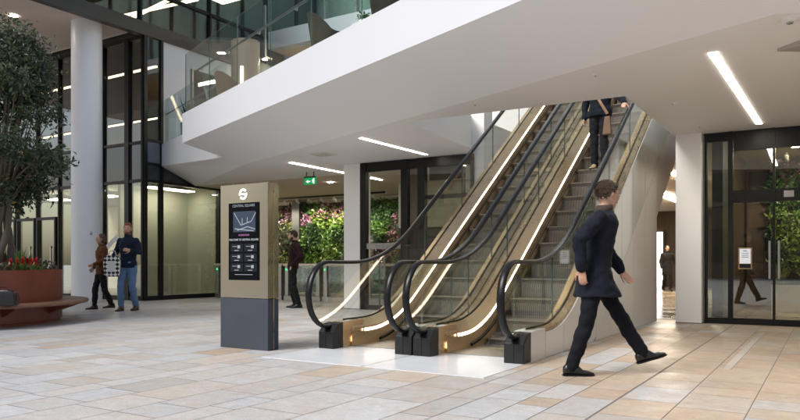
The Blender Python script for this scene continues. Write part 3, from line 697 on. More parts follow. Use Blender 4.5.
# exit sign
t = thing('exit_sign', 'green emergency exit sign hanging from the lobby ceiling', 'exit sign', (-10.5, 13.0, 2.86))
x0, x1 = -10.66, -10.32
MB().box(x0, x1, 13.0, 13.03, 2.86, 3.02).build('panel', 'exitg', t)
MB().box(x0 - .01, x1 + .01, 12.995, 13.035, 3.02, 3.05).box(x0 + .05, x0 + .07, 13.005, 13.02, 3.05, 3.16).box(x1 - .07, x1 - .05, 13.005, 13.02, 3.05, 3.16).build('bracket', 'black', t)
pm = MB()
pm.prism([(x0 + .05, 2.93), (x0 + .12, 2.885), (x0 + .12, 2.915), (x0 + .19, 2.915), (x0 + .19, 2.945), (x0 + .12, 2.945), (x0 + .12, 2.975)], 'y', 12.994, 12.999)
pm.prism([(x1 - .07, 2.875), (x1 - .03, 2.875), (x1 - .03, 3.0), (x1 - .07, 3.0)], 'y', 12.994, 12.999)
pm.prism([(x0 + .25, 2.89), (x0 + .27, 2.93), (x0 + .29, 2.89), (x0 + .305, 2.895), (x0 + .285, 2.95), (x0 + .28, 2.98), (x0 + .25, 2.975), (x0 + .23, 2.945), (x0 + .24, 2.94), (x0 + .255, 2.955), (x0 + .25, 2.93), (x0 + .235, 2.895)], 'y', 12.994, 12.999)
pm.lathe([(.001, 0), (.012, 0)], (x0 + .275, 12.996, 3.0), 12)
pm.build('pictogram', 'exitw', t)

# ------------------------------------------------------------------ speed gates
def gate():
    t = thing('speed_gate', 'waist-high speed gate cabinet', 'speed gate', (0, 0, 0), group='speed gates in a row across the lobby')
    MB().box(-.09, .09, -.02, 1.2, .0, .12).build('plinth', 'steel', t, local=True)
    for y0 in (0, 1.06): MB().box(-.075, .075, y0, y0 + .12, .12, .93).build('pedestal', 'steel', t, local=True, bevel=.01)
    MB().box(-.04, .04, .13, 1.05, .14, .92).build('glass_panel', 'gl_tint', t, local=True)
    MB().box(-.12, .12, -.03, 1.24, .92, .985).build('top_cap', pbr('cap_bronze', (.60, .52, .42), .3, metal=.5), t, local=True, bevel=.01)
    MB().box(.085, .55, .58, .592, .2, .88).build('flap', 'gl_green', t, local=True)
    MB().box(.076, .082, .03, .08, .80, .85).build('indicator', emis('green_indicator', (.05, 1, .25), 1.6), t, local=True)
    return t
g0 = gate(); labs = ['speed gate cabinet hidden partly by the sign, leftmost of its row', 'speed gate cabinet at the back of the man with hands in pockets', 'speed gate cabinet second to the right of the man with hands in pockets',
        'speed gate cabinet with green light seen through the left handrail loop', 'speed gate cabinet closest to the left square column', 'speed gate cabinet behind the left square column']
for i in range(5):
    c = g0 if i == 0 else copy_tree(g0)
    c.location = (-15.1 + i * 1.3, 14.5, 0); c.rotation_euler = (0, 0, R(-90)); retag(c, labs[i])

# ------------------------------------------------------------------ escalators
MS, RISE, YT = .70, 5.2, 1.3
YE = YT + RISE / MS
def gp(y, T=.55):
    def ramp(s): return 0 if s < -T else (s if s > T else (s + T) ** 2 / (4 * T))
    return MS * (ramp(y - YT) - ramp(y - YE))
def yrange(a, b, n): return [a + (b - a) * i / n for i in range(n + 1)]
def sweep(b, prof, ys, T=.55, close=True):
    b.rings([[Vector((x, y, gp(y, T) + dz)) for x, dz in prof] for y in ys], close, close)
def escalator(label, loc):
    t = thing('escalator', label, 'escalator', loc)
    W = 1.05; ys = yrange(.36, 10.3, 80); Lk = dict(local=True)
    # handrail path
    def hr_path():
        pts = []
        cy, cz, r = .04, .635, .375
        pts.append((.20, .235))
        for k in range(17):
            a = R(-68 - k * (202) / 16)        # from lower front round to the top
            pts.append((cy + r * .93 * math.cos(a), cz + r * math.sin(a)))
        for y in yrange(.25, 9.9, 76): pts.append((y, gp(y, .75) + 1.01))
        cy2, cz2 = 10.0, RISE + .635
        for k in range(13):
            a = R(90 - k * 170 / 12); pts.append((cy2 + r * math.cos(a), cz2 + r * math.sin(a)))
        return pts
    hp = hr_path()
    for s, x in ((1, 0), (-1, W)):
        # handrail: flattened tube
        MB().tube([(x, y, z) for y, z in hp], .042, 12, True, .55, up=(1, 0, 0)).build('handrail', 'rubber', t, smooth=True, **Lk)
        MB().tube([(x, y, z) for y, z in [(p[0] + .0, p[1]) for p in hp[2:-2]]], .012, 6, True, 1, up=(1, 0, 0))
        # glass panels
        js = [.02, 1.15, 2.35, 3.55, 4.75, 5.95, 7.15, 8.35, 9.4, 10.2]
        for a, b_ in zip(js[:-1], js[1:]):
            yy = yrange(a + .006, b_ - .006, 14); g_ = MB(); row = []
            for y in yy:
                zt = gp(y, .75) + .985; zb = gp(y) + .30
                row.append([Vector((x - .006, y, zb)), Vector((x + .006, y, zb)), Vector((x + .006, y, zt)), Vector((x - .006, y, zt))])
            g_.rings(row)
            if a < .1:   # rounded nose of the glass
                pts = [(.04 + .345 * .93 * math.cos(R(t_)), .635 + .355 * math.sin(R(t_))) for t_ in range(100, 262, 9)]
                pts = [(.024, .985)] + pts + [(.024, .30)]
                g_.prism(pts, 'x', x - .006, x + .006)
            g_.build('glass_panel', 'gl_esc' if s == 1 else 'gl_clear', t, **Lk)
            if a > .1: MB().box(x - .007, x + .007, a - .004, a + .004, gp(a) + .30, gp(a, .75) + .98).build('glass_joint', 'ge2' if 0 else MT['ge'], t, **Lk)
        # inner deck, light strip, skirt
        d = MB(); sweep(d, [(x + s * .012, .315), (x + s * .012, .29), (x + s * .13, .20), (x + s * .135, .225)], ys); d.build('inner_deck', 'bronze', t, **Lk)
        l = MB(); sweep(l, [(x + s * .128, .20), (x + s * .136, .20), (x + s * .136, .168), (x + s * .128, .168)], yrange(.62, 10.2, 76)); l.build('light_strip', 'led', t, **Lk)
        k_ = MB(); sweep(k_, [(x + s * .125, .166), (x + s * .13, .166), (x + s * .13, -.12), (x + s * .125, -.12)], ys); k_.build('skirt', 'bronze', t, **Lk)
        br = MB(); sweep(br, [(x + s * .131, .05), (x + s * .155, .045), (x + s * .155, .02), (x + s * .131, .015)], yrange(.95, 10.2, 76)); br.build('brush_strip', 'rubber', t, **Lk)
        od = MB(); sweep(od, [(x - s * .012, .315), (x - s * .012, .27), (x - s * .09, .27), (x - s * .09, .305)], ys); od.build('outer_deck', 'bronze_dark', t, **Lk)
        gk = MB(); sweep(gk, [(x - s * .01, .33), (x + s * .01, .33), (x + s * .01, .30), (x - s * .01, .30)], ys); gk.build('glazing_bead', 'rubber', t, **Lk)
        # newel: black box and bronze body
        nb = MB(); pr = [(.0, .0), (.0, .20), (.10, .29), (.20, .305), (.20, .0)]
        nb.prism(pr, 'x', x - .10, x + .115)
        nbo = nb.build('newel_box', 'plastic', t, bevel=.012, **Lk)
        MB().box(x + .004, x + .008, -.003, .0, .02, .2).build('seam', 'rubber', nbo, **Lk)
        MB().prism([(.202, .0), (.202, .30), (.36, .31), (.62, .31), (.62, .0)], 'x', x - .088, x + .11).build('newel_body', 'bronze' if s == 1 else 'clad', t, bevel=.004, **Lk)
        if s == 1: MB().add([(x + .03, .24, .3075), (x + .1, .24, .305), (x + .1, .42, .3125), (x + .03, .42, .3125)], [(0, 1, 2, 3)]).build('safety_label', 'paper', t, **Lk)
        if s == 1: MB().box(x + .111, x + .116, .40, .53, .055, .115).build('comb_light', emis('comb_led', (1, .93, .82), 14), t, **Lk)
    # landing plate, comb, steps
    MB().box(-.125, W + .115, -.93, .36, -.003, .005).build('landing_plate', 'plate', t, **Lk)
    MB().box(.13, W - .13, .36, .98, -.003, .012).build('comb_plate', 'comb', t, **Lk)
    MB().box(.13, W - .13, .98, 1.0, -.003, .018).build('comb_edge', pbr('comb_yellow', (.30, .26, .12), .4, metal=.3), t, **Lk)
    SD = .357; n = int((YE + .7 - 1.0) / SD); proto = None
    for i in range(n + 1):
        y = 1.0 + SD * i; zt = gp(y + SD * .5 - .18, .35); prev = gp(y - SD * .5 - .18, .35)
        h = max(.02, zt - prev)
        pr = [(y, zt)] + [(y + .02 + .03 * math.sin(q * 1.57), zt - h * q - .0) for q in (.25, .5, .75, 1.0)] + [(y + .06, zt - h - .04), (y + SD, zt - h - .04), (y + SD, zt)]
        st = MB().prism(pr, 'x', .16, W - .16).build('step', 'step', t, **Lk)
        MB().box(.165, W - .165, y - .0015, y + .004, zt - .012, zt + .001).build('nosing', pbr('nosing', (.20, .175, .14), .45, metal=.4) if 'nos' not in MT else MT['nos'], st, **Lk)
        MT.setdefault('nos', bpy.data.materials['nosing'])
    MB().box(.13, W - .13, YE + .6, 11, RISE - .12, RISE + .008).build('upper_landing', 'comb', t, **Lk)
    # truss underside
    ys2 = [3.4] + yrange(3.6, 8.0, 12)
    u_ = MB(); u_.prism([(6.2, 0.02), (6.25, .02), (6.25, 1.83), (10.6, 4.87), (10.6, 5.1), (6.2, 1.95)], 'x', -.07, W + .07); u_.build('truss_end', 'steel', t, **Lk)
    return t
EX1, EX2, EY = -5.0, -3.72, 6.48
e1 = escalator('left escalator of the adjacent pair, empty, with lit skirt strip', (EX1, EY, 0))
e2 = escalator('right escalator of the adjacent pair carrying the passenger in dark padded jacket', (EX2, EY, 0))
# side cladding: right flank in panels, left flank, and the cover between
def flank(parent, x, s, cuts, uz):
    for a, b_ in zip(cuts[:-1], cuts[1:]):
        for part in (0, 1):
            yy = yrange(a + .006, b_ - .006, 5); top = []; bot = []
            for y in yy:
                zt = gp(y) + .27; under = 0 if y < 6.2 else 1.8 + MS * (y - 6.2)
                mid = max(under, zt - 1.05)
                zt2, zb2 = (zt, mid + .004) if part == 0 else (mid - .004, under + .003)
                top.append((y, zt2)); bot.append((y, zb2))
            if max(t_[1] - b2[1] for t_, b2 in zip(top, bot)) < .05: continue
            if part == 1:
                keep = [(t_, b2) for t_, b2 in zip(top, bot) if t_[1] - b2[1] > .0]
                if len(keep) < 2: continue
                top = [k[0] for k in keep]; bot = [k[1] for k in keep]
            MB().prism(bot + top[::-1], 'x', x, x + s * .02).build('side_panel', ('clad' if b_ < 3.2 else 'clad_glass') if part == 0 else 'clad', parent, local=True)
cuts = [.62, 1.2, 1.85, 2.5, 3.15, 3.8, 4.5, 5.3, 6.2, 7.1, 8.0, 8.9, 9.7, 10.5]
flank(e2, 1.05 + .092, 1, cuts, 0)
flank(e1, -.092, -1, cuts, 0)
b = MB(); sweep(b, [(1.05 + .095, .255), (1.05 + .095, .285), (1.28 - .095, .285), (1.28 - .095, .255)], yrange(.22, 10.3, 76)); b.build('centre_cover', 'bronze_dark', e1, local=True)

# ------------------------------------------------------------------ sign monolith
tx0, tx1, ty0, ty1 = -6.18, -5.43, 5.98, 6.16
sg = thing('directory_sign', 'brushed brass information totem with black screen and charcoal base', 'information totem', ((tx0 + tx1) / 2, 6.09, 0))
MB().box(tx0, tx1, ty0, ty1, 0, .585).build('base_panel', 'charcoal', sg, bevel=.004)
MB().box(tx0, tx1, ty0, ty1, .592, 1.92).build('upper_panel', 'brass', sg, bevel=.004)
MB().box(tx0 + .02, tx1 - .02, ty0 + .02, ty1 - .02, .585, .592).build('shadow_gap', 'black', sg)
MB().box(tx1 + .0005, tx1 + .0025, ty0 + .09, ty0 + .1, .01, 1.9).build('side_seam', 'bronze_dark', sg)
sx0, sx1, sz0, sz1 = tx0 + .14, tx0 + .62, .80, 1.70
scn = MB().box(sx0, sx1, ty0 - .006, ty0 - .0005, sz0, sz1).build('screen', 'screen', sg)
yf = ty0 - .008
def rect(name, mat, x0, x1, z0, z1, y=yf): return MB().box(x0, x1, y, y + .0015, z0, z1).build(name, mat, scn)
W_ = sx1 - sx0
rect('picture', 'scr_pic', sx0 + .075, sx1 - .055, 1.36, 1.60)
pp = MB()
for (a, b_, c, d) in ((.09, 1.585, .20, 1.44), (.20, 1.44, .36, 1.48), (.36, 1.48, .43, 1.58), (.14, 1.38, .30, 1.42), (.30, 1.42, .42, 1.39), (.22, 1.44, .22, 1.52), (.30, 1.46, .30, 1.53), (.1, 1.40, .4, 1.37)):
    p, q = Vector((sx0 + a, 0, b_)), Vector((sx0 + c, 0, d)); n = (q - p).normalized().cross(Vector((0, 1, 0))) * .005
    pp.add([(p.x - n.x, yf - .001, p.z - n.z), (q.x - n.x, yf - .001, q.z - n.z), (q.x + n.x, yf - .001, q.z + n.z), (p.x + n.x, yf - .001, p.z + n.z)], [(0, 1, 2, 3)])
pp.build('picture_detail', 'scr_text', scn, fix=False)
rect('picture_band', 'scr_mag', sx0 + .16, sx0 + .33, 1.315, 1.335)
for i in range(3):
    for j in range(2):
        x0 = sx0 + .035 + j * .215; z0 = .90 + i * .115
        ti = rect('tile', 'scr_dim', x0, x0 + .195, z0, z0 + .095)
        MB().box(x0 + .06, x0 + .13, yf - .002, yf - .001, z0 + .012, z0 + .020).box(x0 + .03, x0 + .1, yf - .002, yf - .001, z0 + .06, z0 + .066).box(x0 + .11, x0 + .15, yf - .002, yf - .001, z0 + .04, z0 + .075).build('tile_caption', 'scr_text', ti)
rect('footer_line', 'scr_text', sx0 + .10, sx1 - .10, .862, .868)
def text(s, size, cx, y, zc, mat, parent, name='lettering', bold=0):
    cu = bpy.data.curves.new(name, 'FONT'); cu.body = s; cu.size = size; cu.align_x = 'CENTER'; cu.align_y = 'CENTER'; cu.offset = bold
    o = bpy.data.objects.new('tmp', cu); COL.objects.link(o)
    dg_ = bpy.context.evaluated_depsgraph_get(); me = bpy.data.meshes.new_from_object(o.evaluated_get(dg_))
    bpy.data.objects.remove(o)
    b = MB(); b.add([(cx + v.co.x, y, zc + v.co.y) for v in me.vertices], [tuple(p.vertices) for p in me.polygons])
    return b.build(name, mat, parent, fix=False)
text('CENTRAL SQUARE', .042, (sx0 + sx1) / 2, yf, 1.665, 'scr_text', scn)
text('WELCOME TO CENTRAL SQUARE', .0305, (sx0 + sx1) / 2, yf, 1.27, 'scr_text', scn, bold=.0012)
# logo: a split ring forming an S
lg = MB(); lc = (tx0 + .37, 1.80)
def arc(a0, a1, r0, r1, cx=0, cz=0, n=18):
    A = [R(a0 + (a1 - a0) * i / n) for i in range(n + 1)]
    pts = [(lc[0] + cx + r1 * math.cos(a), lc[1] + cz + r1 * math.sin(a)) for a in A] + [(lc[0] + cx + r0 * math.cos(a), lc[1] + cz + r0 * math.sin(a)) for a in A[::-1]]
    lg.prism(pts, 'y', ty0 - .006, ty0 - .001)
arc(38, 196, .038, .066); arc(218, 376, .038, .066)
def barp(p): lg.prism([(lc[0] + a, lc[1] + b_) for a, b_ in p], 'y', ty0 - .0065, ty0 - .0012)
barp([(-.060, -.004), (-.030, .016), (.060, .004), (.030, -.016)])
lg.build('logo', 'logo', sg)

# ------------------------------------------------------------------ planter, bench, tree, flowers
PC = (-12.68, 6.0)
tl = lambda x, y, z: (z / .8) * (.045 * (x * .852 + y * .523)) if z > .5 else 0
pt = thing('planter', 'large round rust-red planter with a slim bench running around it', 'planter', (PC[0], PC[1], 0))
MB().lathe([(1.76, .0), (1.76, .04), (1.80, .05), (1.80, .30), (1.80, .36), (1.80, .81), (1.73, .81), (1.73, .66)], PC + (0,), 96, tilt=tl).build('bowl', 'corten', pt, smooth=False)
for o_ in pt.children:
    for p in o_.data.polygons: p.use_smooth = True
    o_.data.set_sharp_from_angle(angle=R(40))
MB().lathe([(1.73, .74), (.9, .79), (.001, .81)], PC + (0,), 64).build('soil', 'soil', pt, smooth=True)
bn = MB().lathe([(1.79, .31), (2.22, .31), (2.235, .335), (2.22, .365), (1.79, .365)], PC + (0,), 96).build('bench', 'bench', pt)
for k in range(12):
    a = 2 * math.pi * k / 12
    c = Vector((PC[0] + 1.98 * math.cos(a), PC[1] + 1.98 * math.sin(a), 0)); d = Vector((math.cos(a), math.sin(a), 0)); s = Vector((-d.y, d.x, 0)) * .012
    p0 = c - d * .18; p1 = c + d * .16
    MB().slab([p0 - s + Vector((0, 0, .16)), p0 + s + Vector((0, 0, .16)), p1 + s + Vector((0, 0, .28)), p1 - s + Vector((0, 0, .28))],
              [p0 - s + Vector((0, 0, .309)), p0 + s + Vector((0, 0, .309)), p1 + s + Vector((0, 0, .309)), p1 - s + Vector((0, 0, .309))]).build('bracket', 'corten', bn)
def to_w(X, Y): return (.852 * X - .523 * Y, .523 * X + .852 * Y)
def tree():
    rnd = random.Random(11)
    x, y = to_w(-6.78, 11.9)
    t = thing('tree', 'gnarled evergreen tree with small dark leaves growing from the round planter', 'tree', (x, y, .72))
    base = Vector((x, y, .70)); tr = MB(); br = MB(); ends = []
    for s in range(3):       # twisted multi-stem trunk
        ph = s * 2.1; pts = []; rs = []
        for k in range(15):
            q = k / 14; a = ph + q * 4.2
            rr = .085 + .03 * math.sin(q * 6)
            pts.append(base + Vector((math.cos(a) * rr + .10 * math.sin(q * 3), math.sin(a) * rr, q * 1.75))); rs.append(.07 - .03 * q + .012 * math.sin(k * 2.1 + s))
        tr.tube(pts, rs, 10)
    tr.build('trunk', 'bark', t, smooth=True)
    top = base + Vector((0, 0, 1.5))
    cam_r = Vector((.852, .523, 0)); cam_f = Vector((-.523, .852, 0))
    cl = []
    for k in range(100):
        a = rnd.uniform(0, 6.28); rad = rnd.uniform(.15, 1.0); h = rnd.uniform(0, 1)
        env = 1.28 * math.sin(math.pi * (.18 + .72 * h)) ** .7 * (1.0 + .12 * math.sin(3 * a + 5 * h))
        r_ = env * rad ** .6
        c = top + Vector((math.cos(a) * r_ - .32, math.sin(a) * r_ - .1, -.1 + h * 2.75))
        cl.append((c, rnd.uniform(.22, .42)))
    for c, s in cl:
        st = base + Vector((0, 0, rnd.uniform(1.1, 1.7))); m = (st + c) / 2 + Vector((rnd.uniform(-.1, .1), rnd.uniform(-.1, .1), rnd.uniform(-.05, .25)))
        pts = []
        for k in range(7):
            q = k / 6; pts.append(st * (1 - q) ** 2 + m * 2 * q * (1 - q) + c * q * q)
        br.tube(pts, [.018 * (1 - .8 * k / 6) + .003 for k in range(7)], 6)
    br.build('branches', 'bark', t, smooth=True)
    lf = MB()
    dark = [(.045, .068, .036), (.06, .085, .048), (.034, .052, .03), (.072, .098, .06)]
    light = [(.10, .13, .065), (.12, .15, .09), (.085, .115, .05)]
    for c, s in cl:
        n = int(360 * (s / .35) ** 2)
        for _ in range(n):
            d = Vector((rnd.gauss(0, 1), rnd.gauss(0, 1), rnd.gauss(0, .75))).normalized() * s * (rnd.random() ** .45)
            p = c + d
            if rnd.random() < .06: p += d * .6
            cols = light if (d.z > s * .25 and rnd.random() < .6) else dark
            if rnd.random() < .03: cols = [(.25, .17, .05)]
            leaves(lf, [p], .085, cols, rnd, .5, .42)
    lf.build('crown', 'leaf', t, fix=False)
tree()
def planting():
    rnd = random.Random(21)
    # red torch flowers, one thing each
    spots = [(10, 11.2), (17, 11.05), (22.5, 11.1), (31, 11.15), (36, 11.25), (-4, 11.1), (-14, 11.0), (27, 11.6), (3, 11.7)]
    labs = ['red torch flower left of the closest pair, near the trunk', 'red torch flower with a twin directly at its right', 'red torch flower right twin in the middle', 'red torch flower second from the planter rim', 'red torch flower closest to the right rim of the planter',
            'red torch flower at the left edge of the picture', 'red torch flower beyond the left edge', 'red torch flower behind the right ones', 'red torch flower behind the trunk side']
    for (px, Y), lb in zip(spots, labs):
        Y += .22
        X = (px - 400) / 700 * Y; x, y = to_w(X, Y); z0 = .77; h = rnd.uniform(.17, .24)
        t = thing('bromeliad', lb, 'flower', (x, y, z0), group='red torch flowers in the planter')
        b = MB()
        for j in range(16):
            a = j * 2.4; l = rnd.uniform(.16, .26); o = rnd.uniform(.10, .2)
            base = Vector((x, y, z0)); tip = base + Vector((math.cos(a) * o, math.sin(a) * o, l)); mid = base * .45 + tip * .55 + Vector((0, 0, .03)); s = Vector((-math.sin(a), math.cos(a), 0)) * .018
            b.cur = rnd.choice([(.05, .12, .03), (.08, .16, .04), (.10, .17, .06)])
            b.add([base - s, base + s, mid + s, tip, mid - s], [(0, 1, 2, 4), (4, 2, 3)])
        b.build('leaves', 'leaf', t, fix=False)
        f = MB(); f.cur = (.55, .012, .015)
        for j in range(44):
            a = j * 2.4; q = j / 43; p = Vector((x, y, z0 + h * .55 + q * .17)); o = .065 * (1 - .6 * q)
            tip = p + Vector((math.cos(a) * o, math.sin(a) * o, .05)); s = Vector((-math.sin(a), math.cos(a), 0)) * .019
            f.cur = rnd.choice([(.55, .012, .015), (.42, .008, .012), (.66, .03, .03)])
            f.add([p - s, p + s, tip], [(0, 1, 2)])
        f.tube([(x, y, z0), (x, y, z0 + h * .75), (x, y, z0 + h + .07)], [.008, .022, .006], 8)
        f.build('flower_spike', 'petal', t, fix=False)
    # upright leafy plants
    for k, (px, Y) in enumerate(((6, 12.2), (14, 12.3), (22, 12.4), (-3, 12.0), (19, 11.7), (28, 12.5))):
        X = (px - 400) / 700 * Y; x, y = to_w(X, Y); b = MB()
        for j in range(22):
            a = rnd.uniform(0, 6.28); l = rnd.uniform(.25, .5); o = rnd.uniform(.04, .16)
            base = Vector((x, y, .78)); tip = base + Vector((math.cos(a) * o, math.sin(a) * o, l)); mid = (base + tip) / 2 + Vector((0, 0, .02)); s = Vector((-math.sin(a), math.cos(a), 0)) * .02
            b.cur = rnd.choice([(.06, .13, .03), (.10, .2, .05), (.13, .22, .07)])
            b.add([base - s, base + s, mid + s * 1.2, tip, mid - s * 1.2], [(0, 1, 2, 4), (4, 2, 3)])
        tag(b.build('upright_plant', 'leaf', at=(x, y, .7), fix=False), ['tall strap-leaved green plant behind the red flowers by the trunk', 'strap-leaved green plant behind the twin red flowers', 'strap-leaved green plant at the back of the planter, centre', 'strap-leaved green plant left of the trunk',
            'strap-leaved green plant among the red flowers', 'strap-leaved green plant at the back nearest the rim'][k], 'plant', 'strap-leaved plants in the planter')
    # ground cover
    b = MB(); pts = []
    for _ in range(7000):
        a = rnd.uniform(0, 6.28); r = 1.72 * math.sqrt(rnd.random())
        nz = noise.noise(Vector((r * math.cos(a) * 2.2, r * math.sin(a) * 2.2, 3)))
        pts.append((PC[0] + r * math.cos(a), PC[1] + r * math.sin(a), .80 + .03 * (1 - r / 1.7) + rnd.uniform(0, .13 + .2 * max(0, nz))))
    for p in pts:
        nz = noise.noise(Vector((p[0] * 2.3, p[1] * 2.3, 8)))
        leaves(b, [p], .07, [(.08, .05, .035), (.12, .09, .06)] if nz > .05 else [(.05, .09, .03), (.17, .15, .11)], rnd, .8, .5)
    tag(b.build('ground_cover', 'leaf', at=(PC[0], PC[1], .7), fix=False), 'low brown and green ground cover filling the round planter', 'ground cover', kind='stuff')
planting()
# black handbag on the bench
bx, by = to_w(-4.98 - .92, 10.55 - .12)
t = thing('handbag', 'black leather handbag lying on the planter bench', 'bag', (bx, by, .365), rz=R(35))
pr = [(-.17, 0), (.17, 0), (.155, .19), (.08, .235), (-.10, .23), (-.16, .18)]
MB().prism(pr, 'y', -.07, .07).build('bag_body', pbr('black_leather', (.014, .014, .017), .35, var=.3, bump=.3, bscale=50), t, local=True, bevel=.02, smooth=True)
MB().tube([(.13, 0, .19), (.19, 0, .2), (.215, 0, .1), (.205, .0, .012)], .006, 6).build('strap', 'plastic', t, local=True)
MB().tube([(-.1, -.03, .22), (-.05, -.03, .27), (.03, -.03, .275), (.08, -.03, .22)], .007, 6).build('handle', 'plastic', t, local=True)

# ------------------------------------------------------------------ upper terrace furniture
def tub_chair(loc, rz, label, mat_out, mat_in, sc_=1.0):
    t = thing('tub_chair', label, 'chair', loc, rz, group='tub chairs on the upper terrace', scale=sc_)
    b = MB(); prof = []
    n = 20; ro = []; ri = []
    for k in range(n + 1):
        a = R(-35 + 250 * k / n); hgt = .62 + .33 * max(0, math.sin((a + .0))) ** .8 if math.sin(a) > 0 else .62
        for lst, r_, dz in ((ro, .36, 0),): pass
        co_, si = math.cos(a), math.sin(a)
        ro.append([Vector((.22 * co_, .22 * si, .22)), Vector((.33 * co_, .33 * si, hgt)), Vector((.30 * co_, .30 * si, hgt)), Vector((.19 * co_, .19 * si, .30))])
    b.rings(ro, True, True); b.build('shell', mat_out, t, local=True, smooth=False)
    MB().lathe([(.001, .48), (.23, .47), (.26, .43), (.22, .30), (.001, .26)], (0, 0, 0), 24).build('seat', mat_in, t, local=True, smooth=True)
    for a in (45, 135, 225, 315):
        MB().tube([(.17 * math.cos(R(a)), .17 * math.sin(R(a)), .3), (.27 * math.cos(R(a)), .27 * math.sin(R(a)), 0)], [.018, .011], 8).build('leg', 'black', t, local=True)
leath = pbr('tan_shell', (.085, .055, .035), .45, var=.2); blue = pbr('blue_upholstery', (.06, .10, .14), .6, var=.15)
tub_chair((-6.75, 8.85, ZF), R(135), 'dark brown tub chair with blue seat nearest the small table', leath, blue, 1.08)
tub_chair((-5.3, 8.45, ZF), R(120), 'dark brown tub chair at the top end of the visible terrace', pbr('dark_shell', (.045, .028, .02), .4), leath, 1.15)
tub_chair((-10.75, 10.75, ZF), R(160), 'tan tub chair by the clad pillar at the terrace tip', pbr('tan_shell2', (.20, .12, .07), .5), leath, 1.15)
t = thing('terrace_table', 'small round table with a plant between the tub chairs', 'table', (-6.15, 9.1, ZF))
MB().lathe([(.001, .80), (.30, .80), (.30, .77), (.001, .77)], (-6.15, 9.1, ZF), 28).build('tabletop', 'white', t)
MB().tube([(-6.15, 9.1, ZF + .02), (-6.15, 9.1, ZF + .77)], .03, 10).build('stem', 'steel', t)
MB().lathe([(.001, .02), (.22, .015), (.22, 0)], (-6.15, 9.1, ZF), 24).build('foot', 'steel', t)
t = thing('potted_plant', 'tiny white pot with a green plant on the terrace table', 'potted plant', (-6.25, 9.1, ZF + .80))
MB().lathe([(.001, 0), (.07, 0), (.09, .12), (.08, .12), (.07, .1), (.001, .1)], (-6.25, 9.1, ZF + .8), 20).build('pot', 'white', t, smooth=True)
b = MB(); rnd = random.Random(2); leaves(b, [(-6.25 + rnd.gauss(0, .05), 9.1 + rnd.gauss(0, .05), ZF + .93 + rnd.uniform(0, .08)) for _ in range(160)], .05, [(.06, .15, .04), (.09, .2, .05)], rnd, .8)
b.build('foliage', 'leaf', t, fix=False)
t = thing('agave', 'dark spiky agave in a black pot behind the short glass balustrade', 'potted plant', (-14.3, 12.75, ZF))
MB().lathe([(.001, 0), (.2, 0), (.24, .75), (.2, .75), (.001, .7)], (-14.3, 12.75, ZF), 24).build('pot', 'black', t, smooth=True)
b = MB()
for j in range(34):
    a = j * 2.4; l = rnd.uniform(.45, .75); o = rnd.uniform(.1, .38); base = Vector((-14.3, 12.75, ZF + .7)); tip = base + Vector((math.cos(a) * o, math.sin(a) * o, l)); mid = (base + tip) / 2; s = Vector((-math.sin(a), math.cos(a), 0)) * .035
    b.cur = rnd.choice([(.02, .03, .02), (.03, .045, .03)]); b.add([base - s * .6, base + s * .6, mid + s, tip, mid - s], [(0, 1, 2, 4), (4, 2, 3)])
b.build('leaves', 'leaf', t, fix=False)

# ------------------------------------------------------------------ people
def remesh(b, name, mat, parent, vox=.012, smooth=3, fold=0, fseed=0, fs=9.0):
    me = bpy.data.meshes.new('tmp'); me.from_pydata(b.v, [], b.f)
    bm = bmesh.new(); bm.from_mesh(me); bmesh.ops.recalc_face_normals(bm, faces=bm.faces); bm.to_mesh(me); bm.free()
    o = bpy.data.objects.new('tmp', me); COL.objects.link(o)
    m = o.modifiers.new('r', 'REMESH'); m.mode = 'VOXEL'; m.voxel_size = vox; m.adaptivity = 0
    dg_ = bpy.context.evaluated_depsgraph_get(); me2 = bpy.data.meshes.new_from_object(o.evaluated_get(dg_))
    bpy.data.objects.remove(o)
    bm = bmesh.new(); bm.from_mesh(me2)
    for _ in range(smooth): bmesh.ops.smooth_vert(bm, verts=bm.verts, factor=.5, use_axis_x=True, use_axis_y=True, use_axis_z=True)
    if fold:
        bm.normal_update()
        for v in bm.verts:
            c = v.co; q = noise.noise(Vector((c.x * fs, c.y * fs, c.z * fs * 1.6 + fseed))) + .5 * noise.noise(Vector((c.x * fs * 2.3, c.y * fs * 2.3, c.z * fs * 3 + fseed)))
            v.co += v.normal * fold * q
    bm.to_mesh(me2); bm.free(); me2.name = name
    me2.materials.clear(); me2.materials.append(mat if not isinstance(mat, str) else MT[mat])
    me2.polygons.foreach_set('use_smooth', [True] * len(me2.polygons))
    o = bpy.data.objects.new(name, me2); COL.objects.link(o); o.parent = parent; OFF[o.name] = Vector((0, 0, 0)); return o
def seg(b, p, q, r0, r1, n=12, mid=None):
    p = Vector(p); q = Vector(q); k = 7
    rs = [r0 + (r1 - r0) * i / k for i in range(k + 1)]
    if mid: rs = [r + mid * math.sin(math.pi * i / k) for i, r in enumerate(rs)]
    b.tube([p.lerp(q, i / k) for i in range(k + 1)], rs, n)
    b.ell(p, (r0,) * 3, 12, 8); b.ell(q, (r1,) * 3, 12, 8)
